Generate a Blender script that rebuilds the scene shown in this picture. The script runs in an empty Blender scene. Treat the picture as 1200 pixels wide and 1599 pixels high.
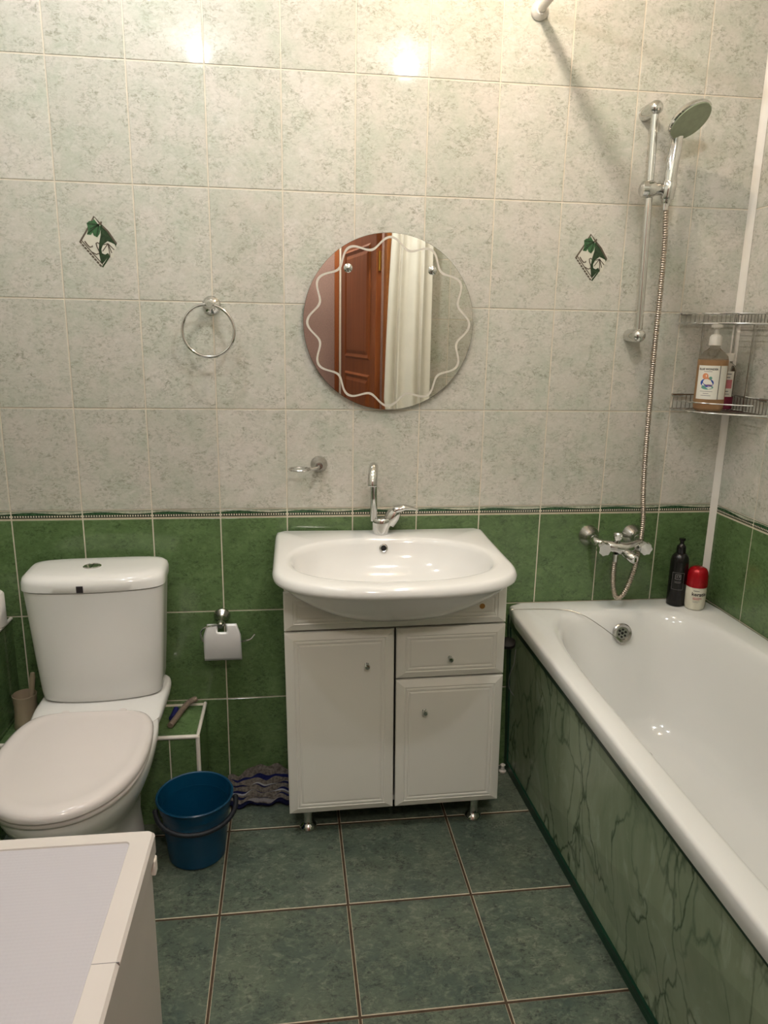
import bpy, math, random
import numpy as np
from mathutils import Vector, Matrix
random.seed(4)
C = bpy.context.scene.collection
S = bpy.context.scene
PI = math.pi

# ---------------------------------------------------------------- camera, world, lights, exposure
cam = bpy.data.objects.new('camera', bpy.data.cameras.new('camera'))
C.objects.link(cam)
_r = Vector((0.99254326, -0.12062143, 0.01755989)); _u = Vector((0.01174561, 0.23803347, 0.97118593)); _f = Vector((0.12132568, 0.9637378, -0.23767528))
cam.matrix_world = Matrix(((_r.x, _u.x, -_f.x, 0.6234), (_r.y, _u.y, -_f.y, -2.1795), (_r.z, _u.z, -_f.z, 1.4482), (0, 0, 0, 1)))
cam.data.sensor_fit = 'VERTICAL'; cam.data.sensor_height = 24; cam.data.lens = 24 * 1138.67 / 1599
cam.data.clip_start = 0.02
S.camera = cam
S.view_settings.view_transform = 'Standard'; S.view_settings.look = 'None'
S.view_settings.gamma = 1.0; S.view_settings.use_curve_mapping = False
S.view_settings.exposure = 0.0
world = bpy.data.worlds.new('world'); S.world = world; world.use_nodes = True
world.node_tree.nodes['Background'].inputs[0].default_value = (0.9, 0.85, 0.8, 1)
world.node_tree.nodes['Background'].inputs[1].default_value = 0.05
CEIL = 2.6
# x, y, watts, colour, radius : four small ceiling lamps of the bathroom and one fill lamp added to brighten the hall
LAMPS = [(0.25, -1.26, 12.5, (0.90, 0.96, 1.0), 0.027),
         (1.12, -1.27, 22.0, (0.95, 0.97, 0.98), 0.026),
         (0.25, -0.52, 12.0, (0.95, 0.97, 1.0), 0.022),
         (1.13, -0.48, 14.0, (1.0, 0.78, 0.58), 0.026),
         (0.75, -2.70, 36.0, (1.0, 0.92, 0.84), 0.08)]

def srgb(r, g, b):
    def f(c):
        c /= 255.0
        return c / 12.92 if c <= 0.04045 else ((c + 0.055) / 1.055) ** 2.4
    return (f(r), f(g), f(b), 1.0)

# ---------------------------------------------------------------- materials
class NT:
    def __init__(s, name):
        s.m = bpy.data.materials.new(name); s.m.use_nodes = True
        s.t = s.m.node_tree; s.n = s.t.nodes; s.l = s.t.links
        s.p = s.n['Principled BSDF']
    def put(s, inp, v):
        if v is None: return
        if hasattr(v, 'links') or isinstance(v, bpy.types.NodeSocket): s.l.new(v, inp)
        else: inp.default_value = v
    def math(s, op, a, b=None, c=None, clamp=False):
        n = s.n.new('ShaderNodeMath'); n.operation = op; n.use_clamp = clamp
        s.put(n.inputs[0], a); s.put(n.inputs[1], b); s.put(n.inputs[2], c)
        return n.outputs[0]
    def noise(s, vec, scale, detail=4, rough=0.5, dist=0.0):
        n = s.n.new('ShaderNodeTexNoise'); s.l.new(vec, n.inputs['Vector'])
        n.inputs['Scale'].default_value = scale; n.inputs['Detail'].default_value = detail
        n.inputs['Roughness'].default_value = rough; n.inputs['Distortion'].default_value = dist
        return n.outputs['Fac']
    def mix(s, fac, a, b):
        n = s.n.new('ShaderNodeMix'); n.data_type = 'RGBA'
        s.put(n.inputs[0], fac); s.put(n.inputs[6], a); s.put(n.inputs[7], b)
        return n.outputs[2]
    def ramp(s, v, lo, hi):
        n = s.n.new('ShaderNodeMapRange'); s.l.new(v, n.inputs[0])
        n.inputs[1].default_value = lo; n.inputs[2].default_value = hi
        return n.outputs[0]
    def obj(s, scale=(1, 1, 1), rnd=False):
        tc = s.n.new('ShaderNodeTexCoord'); mp = s.n.new('ShaderNodeMapping')
        s.l.new(tc.outputs['Object'], mp.inputs[0]); mp.inputs['Scale'].default_value = scale
        if rnd:
            oi = s.n.new('ShaderNodeObjectInfo'); cb = s.n.new('ShaderNodeCombineXYZ')
            for k, f in enumerate((37.0, 91.0, 53.0)): s.l.new(s.math('MULTIPLY', oi.outputs['Random'], f), cb.inputs[k])
            s.l.new(cb.outputs[0], mp.inputs['Location'])
        return mp.outputs[0]
    def bump(s, h, strength, dist=0.001):
        b = s.n.new('ShaderNodeBump'); b.inputs['Strength'].default_value = strength; b.inputs['Distance'].default_value = dist
        s.l.new(h, b.inputs['Height']); s.l.new(b.outputs[0], s.p.inputs['Normal'])
    def fin(s, col=None, rough=0.5, metal=0.0, spec=0.5, trans=0.0, ior=1.45, coat=0.0):
        s.put(s.p.inputs['Base Color'], col); s.put(s.p.inputs['Roughness'], rough); s.p.inputs['Metallic'].default_value = metal
        s.p.inputs['Specular IOR Level'].default_value = spec; s.p.inputs['Transmission Weight'].default_value = trans
        s.p.inputs['IOR'].default_value = ior; s.p.inputs['Coat Weight'].default_value = coat
        return s.m

def plain(name, rgb, rough=0.4, metal=0.0, spec=0.5, var=0.04, scale=14.0, bump=0.0, bscale=200.0, **k):
    t = NT(name); v = t.obj()
    n = t.noise(v, scale, 3)
    c = srgb(*rgb); d = tuple(max(0, x * (1 - var * 3)) for x in c[:3]) + (1,)
    col = t.mix(t.ramp(n, 0.3, 0.7), d, c)
    if bump: t.bump(t.noise(v, bscale, 2), bump, 0.001)
    return t.fin(col, rough, metal, spec, **k)

def tile_mat(name, base, tint, speck, light, rough, samount=0.75, coarse=9.0):
    t = NT(name); v = t.obj((1, 1, 1), rnd=True); vs = t.obj((1, 1, 1.5), rnd=True)
    big = t.ramp(t.noise(v, coarse, 4, 0.6), 0.35, 0.68)
    c = t.mix(big, base, tint)
    c = t.mix(t.math('MULTIPLY', t.ramp(t.noise(vs, 38.0, 6, 0.7, 0.6), 0.5, 0.72), 0.55), c, light)
    sp = t.ramp(t.noise(vs, 85.0, 7, 0.75, 0.8), 0.46, 0.66)
    reg = t.ramp(t.noise(v, 22.0, 4, 0.65), 0.42, 0.60)
    c = t.mix(t.math('MULTIPLY', t.math('MULTIPLY', sp, t.math('ADD', reg, 0.32)), samount, clamp=True), c, speck)
    oi = t.n.new('ShaderNodeObjectInfo')
    c = t.mix(t.math('MULTIPLY', oi.outputs['Random'], 0.16), c, speck)
    t.bump(t.noise(v, 14.0, 2), 0.03, 0.0006)
    return t.fin(c, rough, spec=0.5)

MT = {}
MT['tile_beige'] = tile_mat('beige_marbled_tile', srgb(204, 198, 189), srgb(185, 188, 174), srgb(128, 128, 110), srgb(217, 213, 207), 0.06, 0.64)
MT['tile_green'] = tile_mat('green_marbled_tile', srgb(99, 124, 80), srgb(85, 109, 67), srgb(48, 66, 38), srgb(118, 142, 98), 0.07, 0.7, 12.0)
MT['tile_floor'] = tile_mat('dark_green_floor_tile', srgb(101, 111, 95), srgb(72, 87, 79), srgb(40, 47, 42), srgb(156, 160, 140), 0.3, 0.85, 6.0)
MT['grout'] = plain('cream_grout', (218, 208, 190), 0.75, spec=0.2, var=0.05, scale=30)
MT['grout_floor'] = plain('brown_floor_grout', (84, 68, 54), 0.8, spec=0.2, var=0.12, scale=40)
MT['tile_edge'] = plain('pale_tile_edge', (196, 186, 164), 0.5, var=0.08, scale=60)
MT['ceiling'] = plain('white_ceiling', (236, 230, 220), 0.7, spec=0.2, var=0.02)
MT['ceramic'] = plain('white_ceramic', (228, 227, 224), 0.09, spec=0.55, var=0.008, scale=4)
MT['enamel'] = plain('white_enamel', (231, 231, 228), 0.12, spec=0.55, var=0.01, scale=3)
MT['seat_plastic'] = plain('white_seat_plastic', (222, 215, 212), 0.12, spec=0.5, var=0.01, scale=4)
MT['cab_white'] = plain('white_lacquer', (229, 227, 219), 0.3, spec=0.5, var=0.012, scale=5)
MT['trim_white'] = plain('white_pvc', (226, 220, 210), 0.35, var=0.03)
MT['chrome'] = plain('polished_chrome', (214, 214, 212), 0.07, metal=1.0, var=0.01)
MT['chrome_dull'] = plain('brushed_chrome', (196, 194, 190), 0.22, metal=1.0, var=0.05, scale=60)
MT['steel'] = plain('steel_hose', (196, 184, 172), 0.3, metal=1.0, var=0.05)
MT['black'] = plain('black_plastic', (22, 20, 20), 0.22, spec=0.5, var=0.1)
MT['rubber'] = plain('black_rubber', (24, 20, 18), 0.6, var=0.1)
MT['darkgap'] = plain('dark_gap', (20, 18, 16), 0.8)
MT['blue'] = plain('blue_plastic', (6, 62, 92), 0.3, spec=0.5, var=0.04)
MT['navy'] = plain('dark_blue_plastic', (8, 14, 24), 0.6, var=0.05)
MT['dgreen'] = plain('dark_green_paint', (18, 62, 44), 0.35, var=0.1)
MT['wood'] = None
MT['red'] = plain('metallic_red', (168, 14, 26), 0.25, metal=0.3, var=0.03)
MT['bottle_cream'] = plain('cream_bottle_plastic', (226, 221, 202), 0.35, var=0.02)
MT['label'] = plain('white_label', (222, 218, 206), 0.5, var=0.01)
MT['ink'] = plain('dark_ink', (44, 38, 40), 0.6)
MT['ink_grey'] = plain('grey_ink', (130, 128, 128), 0.6)
MT['ink_pink'] = plain('pink_ink', (205, 120, 125), 0.6)
MT['ink_orange'] = plain('orange_ink', (216, 140, 96), 0.6)
MT['ink_blue'] = plain('blue_ink', (40, 76, 160), 0.6)
MT['ink_teal'] = plain('teal_ink', (96, 152, 136), 0.6)
MT['ink_purple'] = plain('purple_ink', (116, 74, 130), 0.6)
MT['print_white'] = plain('pale_print', (206, 203, 188), 0.25)
MT['leaf_green'] = plain('leaf_green_print', (62, 104, 66), 0.2, var=0.15, scale=90)
MT['leaf_dark'] = plain('dark_green_print', (48, 70, 44), 0.2, var=0.2, scale=120)
MT['print_brown'] = plain('brown_print', (84, 74, 62), 0.3)
MT['etched'] = plain('etched_glass', (196, 190, 178), 0.6, var=0.01)
MT['brush_cream'] = plain('cream_plastic', (172, 156, 132), 0.4, var=0.03)
MT['paper'] = plain('white_paper', (238, 232, 226), 0.9, spec=0.1, bump=0.2)
MT['hallwall'] = plain('mauve_wallpaper', (158, 134, 128), 0.8, spec=0.15, var=0.06, scale=120, bump=0.3)
MT['curtain'] = plain('white_curtain', (234, 230, 220), 0.55, var=0.02)
MT['brass'] = plain('brass', (190, 150, 70), 0.3, metal=1.0)
MT['rust'] = plain('rusty_spot', (176, 126, 66), 0.7)
MT['mirror'] = plain('mirror_silver', (235, 235, 228), 0.012, metal=1.0, var=0.0)
MT['mirror_edge'] = plain('mirror_edge', (60, 74, 62), 0.2)
MT['white_plate'] = plain('satin_aluminium', (205, 206, 206), 0.45, metal=0.6, var=0.02)
MT['spray'] = plain('grey_green_spray_face', (150, 160, 134), 0.35, var=0.05, scale=60)
MT['washer'] = plain('white_washer_enamel', (193, 187, 181), 0.3, var=0.01)

def wood_mat(name, a, b):
    t = NT(name); v = t.obj((26, 26, 1.6))
    n = t.noise(v, 1.0, 5, 0.6, 0.8)
    return t.fin(t.mix(t.ramp(n, 0.3, 0.7), srgb(*a), srgb(*b)), 0.35)
MT['wood'] = wood_mat('brown_door_wood', (124, 66, 34), (150, 88, 48))
MT['wood_frame'] = wood_mat('light_brown_frame_wood', (156, 92, 42), (178, 112, 56))

def clear_mat(name, rgb, rough=0.03, trans=1.0, ior=1.3):
    t = NT(name); n = t.noise(t.obj(), 5.0)
    c = srgb(*rgb); d = tuple(x * 0.93 for x in c[:3]) + (1,)
    return t.fin(t.mix(n, c, d), rough, trans=trans, ior=ior)
MT['clear'] = clear_mat('clear_plastic', (240, 236, 228), ior=1.1)
MT['amber'] = clear_mat('amber_liquid', (214, 172, 132), rough=0.2, trans=0.25, ior=1.33)
MT['pink'] = clear_mat('pink_liquid', (190, 70, 110), rough=0.15, trans=0.5, ior=1.33)

def border_mat():
    t = NT('green_wave_border_tile'); tc = t.n.new('ShaderNodeTexCoord'); sx = t.n.new('ShaderNodeSeparateXYZ')
    t.l.new(tc.outputs['Object'], sx.inputs[0]); x, z = sx.outputs[0], sx.outputs[2]
    v = t.obj(rnd=True)
    marb = t.mix(t.ramp(t.noise(v, 90, 5, 0.7), 0.4, 0.6), srgb(186, 186, 168), srgb(150, 154, 132))
    green = t.mix(t.ramp(t.noise(v, 120, 4), 0.4, 0.65), srgb(40, 72, 48), srgb(66, 100, 66))
    wave = t.math('ADD', t.math('MULTIPLY', t.math('SINE', t.math('MULTIPLY', x, 2 * PI / 0.2)), 0.0030), 0.0160)
    below = t.math('LESS_THAN', z, wave)
    c = t.mix(below, marb, green)
    edge = t.math('LESS_THAN', t.math('ABSOLUTE', t.math('SUBTRACT', z, wave)), 0.0008)
    c = t.mix(edge, c, srgb(24, 38, 28))
    c = t.mix(t.math('GREATER_THAN', z, 0.0219), c, srgb(52, 72, 56))
    c = t.mix(t.math('LESS_THAN', z, 0.0120), c, srgb(40, 46, 38))
    bead = t.math('GREATER_THAN', t.math('SINE', t.math('MULTIPLY', x, 2 * PI / 0.0074)), -0.1)
    inrow = t.math('LESS_THAN', t.math('ABSOLUTE', t.math('SUBTRACT', z, 0.0080)), 0.0024)
    c = t.mix(t.math('MULTIPLY', bead, inrow), c, srgb(212, 204, 184))
    c = t.mix(t.math('LESS_THAN', z, 0.0042), c, srgb(60, 66, 54))
    c = t.mix(t.math('LESS_THAN', z, 0.0024), c, srgb(196, 184, 158))
    return t.fin(c, 0.15)
MT['border'] = border_mat()

def panel_mat():
    t = NT('green_marble_bath_panel'); v = t.obj((1, 1.15, 0.45)); v2 = t.obj((1, 1, 0.6))
    c = t.mix(t.ramp(t.noise(v, 5, 5, 0.65, 0.6), 0.35, 0.68), srgb(140, 156, 128), srgb(166, 178, 152))
    c = t.mix(t.math('MULTIPLY', t.ramp(t.noise(v2, 9, 6, 0.6, 1.6), 0.56, 0.7), 0.5), c, srgb(190, 200, 178))
    def vein(scale, w, warp, off):
        nz = t.n.new('ShaderNodeTexNoise'); t.l.new(v, nz.inputs['Vector']); nz.inputs['Scale'].default_value = 7; nz.inputs['Detail'].default_value = 5
        ad = t.n.new('ShaderNodeVectorMath'); ad.operation = 'MULTIPLY_ADD'
        t.l.new(nz.outputs['Color'], ad.inputs[0]); ad.inputs[1].default_value = (warp, warp, warp); 
        mp = t.n.new('ShaderNodeVectorMath'); mp.operation = 'ADD'; t.l.new(v, mp.inputs[0]); mp.inputs[1].default_value = (off, off, off)
        t.l.new(mp.outputs[0], ad.inputs[2])
        vo = t.n.new('ShaderNodeTexVoronoi'); vo.feature = 'DISTANCE_TO_EDGE'; t.l.new(ad.outputs[0], vo.inputs['Vector']); vo.inputs['Scale'].default_value = scale
        return t.math('SUBTRACT', 1.0, t.ramp(vo.outputs['Distance'], 0.0, w))
    m1 = t.math('MULTIPLY', vein(5.0, 0.03, 0.22, 0.0), t.ramp(t.noise(v, 3.4, 2), 0.34, 0.52))
    m2 = t.math('MULTIPLY', vein(10.0, 0.04, 0.12, 3.1), t.ramp(t.noise(v2, 6, 2), 0.46, 0.6))
    c = t.mix(t.math('MULTIPLY', m1, 0.85), c, srgb(44, 68, 46))
    c = t.mix(t.math('MULTIPLY', m2, 0.6), c, srgb(50, 76, 54))
    return t.fin(c, 0.22)
MT['panel'] = panel_mat()

def mat_striped():
    t = NT('striped_woven_rag'); tc = t.n.new('ShaderNodeTexCoord'); sx = t.n.new('ShaderNodeSeparateXYZ')
    t.l.new(tc.outputs['UV'], sx.inputs[0]); v = t.obj()
    w = t.math('ADD', sx.outputs[1], t.math('MULTIPLY', t.noise(v, 9, 2), 0.05))
    c = t.mix(t.ramp(t.noise(v, 130, 3), 0.35, 0.65), srgb(84, 78, 72), srgb(120, 112, 104))
    for pos, wd, col in ((0.17, 0.03, (26, 30, 76)), (0.33, 0.014, (150, 150, 150)), (0.36, 0.02, (24, 26, 60)), (0.56, 0.02, (24, 28, 70)), (0.59, 0.012, (150, 150, 156)),
                         (0.74, 0.02, (28, 32, 66)), (0.86, 0.03, (128, 124, 126)), (0.97, 0.05, (20, 22, 48))):
        c = t.mix(t.math('LESS_THAN', t.math('ABSOLUTE', t.math('SUBTRACT', w, pos + 0.025)), wd), c, srgb(*col))
    t.bump(t.noise(v, 260, 2), 1.0, 0.004)
    return t.fin(c, 0.95, spec=0.1)
MT['rag'] = mat_striped()
def dimple():
    t = NT('dimpled_white_lid'); v = t.obj((1, 1, 1)); vo = t.n.new('ShaderNodeTexVoronoi'); t.l.new(v, vo.inputs['Vector'])
    vo.inputs['Scale'].default_value = 210; vo.inputs['Randomness'].default_value = 0.0
    t.bump(vo.outputs['Distance'], 0.25, 0.001)
    return t.fin(srgb(170, 167, 171), 0.45)
MT['dimple'] = dimple()

# ---------------------------------------------------------------- geometry helpers
class G:
    def __init__(s): s.v = []; s.f = []; s.mi = []; s.cur = 0; s.uv = None
    def add(s, vs, fs):
        b = len(s.v); s.v += [tuple(float(c) for c in p) for p in vs]
        for f in fs: s.f.append([b + i for i in f]); s.mi.append(s.cur)
        return s
    def box(s, x0, x1, y0, y1, z0, z1):
        vs = [(x, y, z) for z in (z0, z1) for y in (y0, y1) for x in (x0, x1)]
        return s.add(vs, [(0, 2, 3, 1), (4, 5, 7, 6), (0, 1, 5, 4), (2, 6, 7, 3), (0, 4, 6, 2), (1, 3, 7, 5)])
    def loft(s, rings, cap0=True, cap1=True, closed=True):
        n = len(rings[0]); vs = [p for r in rings for p in r]; fs = []
        for i in range(len(rings) - 1):
            for j in range(n if closed else n - 1):
                k = (j + 1) % n
                fs.append((i * n + j, i * n + k, (i + 1) * n + k, (i + 1) * n + j))
        if cap0: fs.append(tuple(range(n - 1, -1, -1)))
        if cap1: fs.append(tuple((len(rings) - 1) * n + j for j in range(n)))
        return s.add(vs, fs)
    def tube(s, path, r, n=8, cap=True, close=False):
        P = [Vector(p) for p in path]; m = len(P); rings = []
        rr = r if hasattr(r, '__len__') else [r] * m
        up = None
        for i in range(m):
            if close: t = (P[(i + 1) % m] - P[i - 1])
            else: t = P[min(i + 1, m - 1)] - P[max(i - 1, 0)]
            t.normalize()
            if up is None: up = t.orthogonal().normalized()
            up = (up - t * up.dot(t)).normalized(); w = t.cross(up)
            rings.append([P[i] + (up * math.cos(2 * PI * k / n) + w * math.sin(2 * PI * k / n)) * rr[i] for k in range(n)])
        if close: rings.append(rings[0]); cap = False
        return s.loft(rings, cap, cap)
    def cyl(s, a, b, r0, r1=None, n=20, cap=True): return s.tube([a, b], [r0, r0 if r1 is None else r1], n, cap)
    def lathe(s, prof, o=(0, 0, 0), ax=(0, 0, 1), n=28, cap0=True, cap1=True, sx=1.0, sy=1.0):
        z = Vector(ax).normalized(); x = Vector((1, 0, 0)) if abs(z.x) < 0.9 else Vector((0, 1, 0))
        x = (x - z * x.dot(z)).normalized(); y = z.cross(x); o = Vector(o)
        rings = [[o + z * h + x * (r * sx * math.cos(2 * PI * k / n)) + y * (r * sy * math.sin(2 * PI * k / n)) for k in range(n)] for r, h in prof]
        return s.loft(rings, cap0, cap1)
    def ball(s, o, r, n=16): return s.lathe([(max(1e-4, r * math.sin(PI * i / 10)), -r * math.cos(PI * i / 10)) for i in range(11)], o, n=n)
    def grid(s, fn, nu, nv):
        vs = [fn(i / nu, j / nv) for j in range(nv + 1) for i in range(nu + 1)]
        return s.add(vs, [(j * (nu + 1) + i, j * (nu + 1) + i + 1, (j + 1) * (nu + 1) + i + 1, (j + 1) * (nu + 1) + i) for j in range(nv) for i in range(nu)])
    def xf(s, M): s.v = [tuple(M @ Vector(p)) for p in s.v]; return s
    def build(s, name, mat, parent=None, smooth=True, bevel=0, angle=40, local=False, solid=0, fixn=True):
        off = Vector((0, 0, 0)); q = parent
        if not local:
            while q is not None: off += q.location; q = q.parent
        me = bpy.data.meshes.new(name)
        me.from_pydata([(p[0] - off.x, p[1] - off.y, p[2] - off.z) for p in s.v], [], s.f)
        for m in (mat if isinstance(mat, (list, tuple)) else [mat]): me.materials.append(m)
        for p, k in zip(me.polygons, s.mi): p.material_index = k
        if fixn:
            import bmesh
            bm = bmesh.new(); bm.from_mesh(me); bmesh.ops.remove_doubles(bm, verts=bm.verts, dist=1e-6)
            bmesh.ops.recalc_face_normals(bm, faces=bm.faces); bm.to_mesh(me); bm.free()
        if smooth:
            me.shade_smooth(); me.set_sharp_from_angle(angle=math.radians(angle))
        o = bpy.data.objects.new(name, me); C.objects.link(o); o.parent = parent
        if bevel:
            b = o.modifiers.new('bevel', 'BEVEL'); b.width = bevel; b.segments = 3; b.limit_method = 'ANGLE'
        if solid:
            b = o.modifiers.new('solid', 'SOLIDIFY'); b.thickness = solid; b.offset = 0
        return o

def tag(o, label, cat, group=None):
    o['label'] = label; o['category'] = cat
    if group: o['group'] = group
    return o
def thing(name, loc, label, cat, group=None):
    o = bpy.data.objects.new(name, None); C.objects.link(o); o.location = loc; o.empty_display_size = 0.05
    return tag(o, label, cat, group)
def struct(o): o['kind'] = 'structure'; return o
def smoothpath(pts, n=8):
    P = [Vector(p) for p in pts]; out = []
    for i in range(len(P) - 1):
        a, b, c, d = P[max(i - 1, 0)], P[i], P[i + 1], P[min(i + 2, len(P) - 1)]
        for k in range(n):
            t = k / n
            out.append(0.5 * ((2 * b) + (c - a) * t + (2 * a - 5 * b + 4 * c - d) * t * t + (3 * b - a - 3 * c + d) * t ** 3))
    out.append(P[-1]); return out
def sup(cx, cy, z, a, b, n, N=64, bf=None):
    """superellipse ring; bf = half depth of the front (-y) half"""
    R = []
    for k in range(N):
        t = 2 * PI * k / N; c, s = math.cos(t), math.sin(t)
        q = (abs(c) ** n + abs(s) ** n) ** (-1 / n)
        bb = b if s >= 0 or bf is None else bf
        R.append((cx + a * c * q, cy + bb * s * q, z))
    return R
def text_geo(body, size):
    cu = bpy.data.curves.new('t', 'FONT'); cu.body = body; cu.size = size; cu.align_x = 'CENTER'; cu.resolution_u = 2; cu.offset = size * 0.022
    o = bpy.data.objects.new('t', cu); C.objects.link(o); bpy.context.view_layer.update()
    me = o.to_mesh(); vs = [tuple(v.co) for v in me.vertices]; fs = [tuple(p.vertices) for p in me.polygons]
    o.to_mesh_clear(); bpy.data.objects.remove(o); bpy.data.curves.remove(cu)
    return vs, fs

# ---------------------------------------------------------------- room shell
XR, XL, YF = 1.992, -0.40, -1.75
ZT = 0.9256
def slab(name, x0, x1, y0, y1, z0, z1, mat):
    return struct(G().box(x0, x1, y0, y1, z0, z1).build(name, mat, smooth=False))
wall_back = slab('wall_back', XL - 0.1, XR + 0.1, 0.0016, 0.10, -0.05, CEIL, MT['grout'])
wall_right = slab('wall_right', XR + 0.0016, XR + 0.1, -3.3, 0.0015, -0.05, CEIL, MT['grout'])
wall_left = slab('wall_left', XL - 0.1, XL - 0.0016, YF, 0.0015, -0.05, CEIL, MT['grout'])
DX0, DX1, DZ = 0.33, 1.121, 2.06
g = G().box(XL - 0.1, DX0, YF - 0.1, YF - 0.0016, 0, CEIL).box(DX1, XR, YF - 0.1, YF - 0.0016, 0, CEIL).box(DX0, DX1, YF - 0.1, YF - 0.0016, DZ, CEIL)
wall_front = struct(g.build('wall_front', MT['grout'], smooth=False))
slab('ceiling', XL - 0.1, XR + 0.1, -3.3, 0.1, CEIL, CEIL + 0.1, MT['ceiling'])
floor = slab('floor', XL - 0.1, XR + 0.1, -3.3, 0.1, -0.05, -0.0016, MT['grout_floor'])
struct(G().box(-0.55, XR, -3.3, -3.2, 0, CEIL).build('wall_hall', MT['hallwall'], smooth=False))
struct(G().box(-0.6, -0.5, -3.3, YF - 0.1, -0.05, CEIL).build('wall_hall_side', MT['hallwall'], smooth=False))

TILE = {}
def tile_mesh(w, h, mat, thick=0.006, ch=0.0009, edge=None):
    key = (round(w, 4), round(h, 4), mat.name)
    if key in TILE: return TILE[key]
    r = [[(0, thick, 0), (w, thick, 0), (w, thick, h), (0, thick, h)], [(0, ch, 0), (w, ch, 0), (w, ch, h), (0, ch, h)],
         [(ch, 0, ch), (w - ch, 0, ch), (w - ch, 0, h - ch), (ch, 0, h - ch)]]
    gg = G(); gg.loft(r, False, False)
    if edge: gg.cur = 0
    gg.add(r[2], [(0, 1, 2, 3)])
    me = bpy.data.meshes.new('tile'); me.from_pydata(gg.v, [], gg.f); me.materials.append(mat)
    if edge:
        me.materials.append(edge)
        for p in me.polygons:
            if p.index < 8: p.material_index = 1
    TILE[key] = me; return me
def put_tile(parent, origin, w, h, mat, rot, name='tile', **k):
    o = bpy.data.objects.new(name, tile_mesh(w, h, mat, **k)); C.objects.link(o)
    o.parent = parent; o.location = Vector(origin) - parent.location; o.rotation_euler = rot
    return o
J = 0.0038
BACK = {}
def tile_wall(wall, org, udir, umin, umax, uoff, zmax, rotz, holes=()):
    """tiles laid from the border line ZT; u is the distance along the wall"""
    rows = [(ZT + 0.3 * j, 0.3, 'tile_beige') for j in range(6)] + [(ZT - 0.027, 0.027, 'border')] + [(ZT - 0.027 - 0.3 * (j + 1), 0.3, 'tile_green') for j in range(3)] + [(ZT - 0.027 - 1.2, 0.3, 'tile_green')]
    k0 = int(math.floor((umin - uoff) / 0.2)); k1 = int(math.ceil((umax - uoff) / 0.2))
    for z0, h, m in rows:
        a, b = max(z0, 0.0), min(z0 + h, zmax)
        if b - a < 0.01: continue
        for k in range(k0, k1):
            u0, u1 = max(uoff + 0.2 * k, umin), min(uoff + 0.2 * (k + 1), umax)
            if u1 - u0 < 0.012: continue
            if any(u0 >= h0[0] - 1e-3 and u1 <= h0[1] + 1e-3 and b <= h0[2] + 1e-3 for h0 in holes): continue
            o = put_tile(wall, (org[0] + udir[0] * (u0 + J / 2), org[1] + udir[1] * (u0 + J / 2), a + J / 2), u1 - u0 - J, b - a - J, MT[m], (0, 0, rotz), 'tile')
            if wall is wall_back: BACK[(k, round(z0, 3))] = o
tile_wall(wall_back, (0, 0), (1, 0), XL, XR, 0.0, CEIL, 0)
tile_wall(wall_right, (XR, 0), (0, -1), 0.0, -YF, 0.008, CEIL, -PI / 2)
tile_wall(wall_left, (XL, 0), (0, 1), YF, 0.0, 0.0, CEIL, PI / 2)
tile_wall(wall_front, (0, YF), (-1, 0), -XR, -DX1 - 0.02, -0.04, CEIL, PI)
tile_wall(wall_front, (0, YF), (-1, 0), -DX0 + 0.02, -XL, -0.04, CEIL, PI)

# floor tiles, 33 cm, slightly turned
fa = 0.0073
for i in range(-3, 6):
    for j in range(-1, 7):
        a = 0.3288; b = 0.3252
        dx, dy = i * a, -j * b
        x = 0.4203 + dx * math.cos(fa) - dy * math.sin(fa); y = -0.2555 + dx * math.sin(fa) + dy * math.cos(fa)
        if j == -1:
            h = min(0.3252, 0.0 - (-0.2555) + 0.0); y2 = y - b + (b - 0)  # row against the wall, cut
            hh = 0.252; yb = -0.2555 + dx * math.sin(fa)
            o = put_tile(floor, (x + 0.0024, yb + 0.0024, 0), a - 0.0048, hh - 0.005, MT['tile_floor'], (-PI / 2, 0, 0), ch=0.0022, edge=MT['tile_edge'])
        else:
            o = put_tile(floor, (x + 0.0024, y - b + 0.0024, 0), a - 0.0048, b - 0.0048, MT['tile_floor'], (-PI / 2, 0, 0), ch=0.0022, edge=MT['tile_edge'])
        o.matrix_parent_inverse = Matrix.Identity(4)
        o.rotation_euler = (PI / 2, 0, fa); o.rotation_euler = (-PI / 2, 0, fa)

# the white corner strip above the bath
struct(G().loft([[(XR - 0.001, -0.001, z)] + [(XR - 0.020 + 0.019 * math.sin(t), -0.020 + 0.019 * (1 - math.sin(t)) * 0 + 0.019 * math.cos(t) * 0 + 0.0, z) for t in ()] +
                 [(XR - 0.017, -0.001, z), (XR - 0.0145, -0.006, z), (XR - 0.010, -0.0105, z), (XR - 0.006, -0.0145, z), (XR - 0.001, -0.017, z)] for z in (0.605, CEIL)]).build('trim_1', MT['trim_white'], smooth=True, angle=60))

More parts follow.
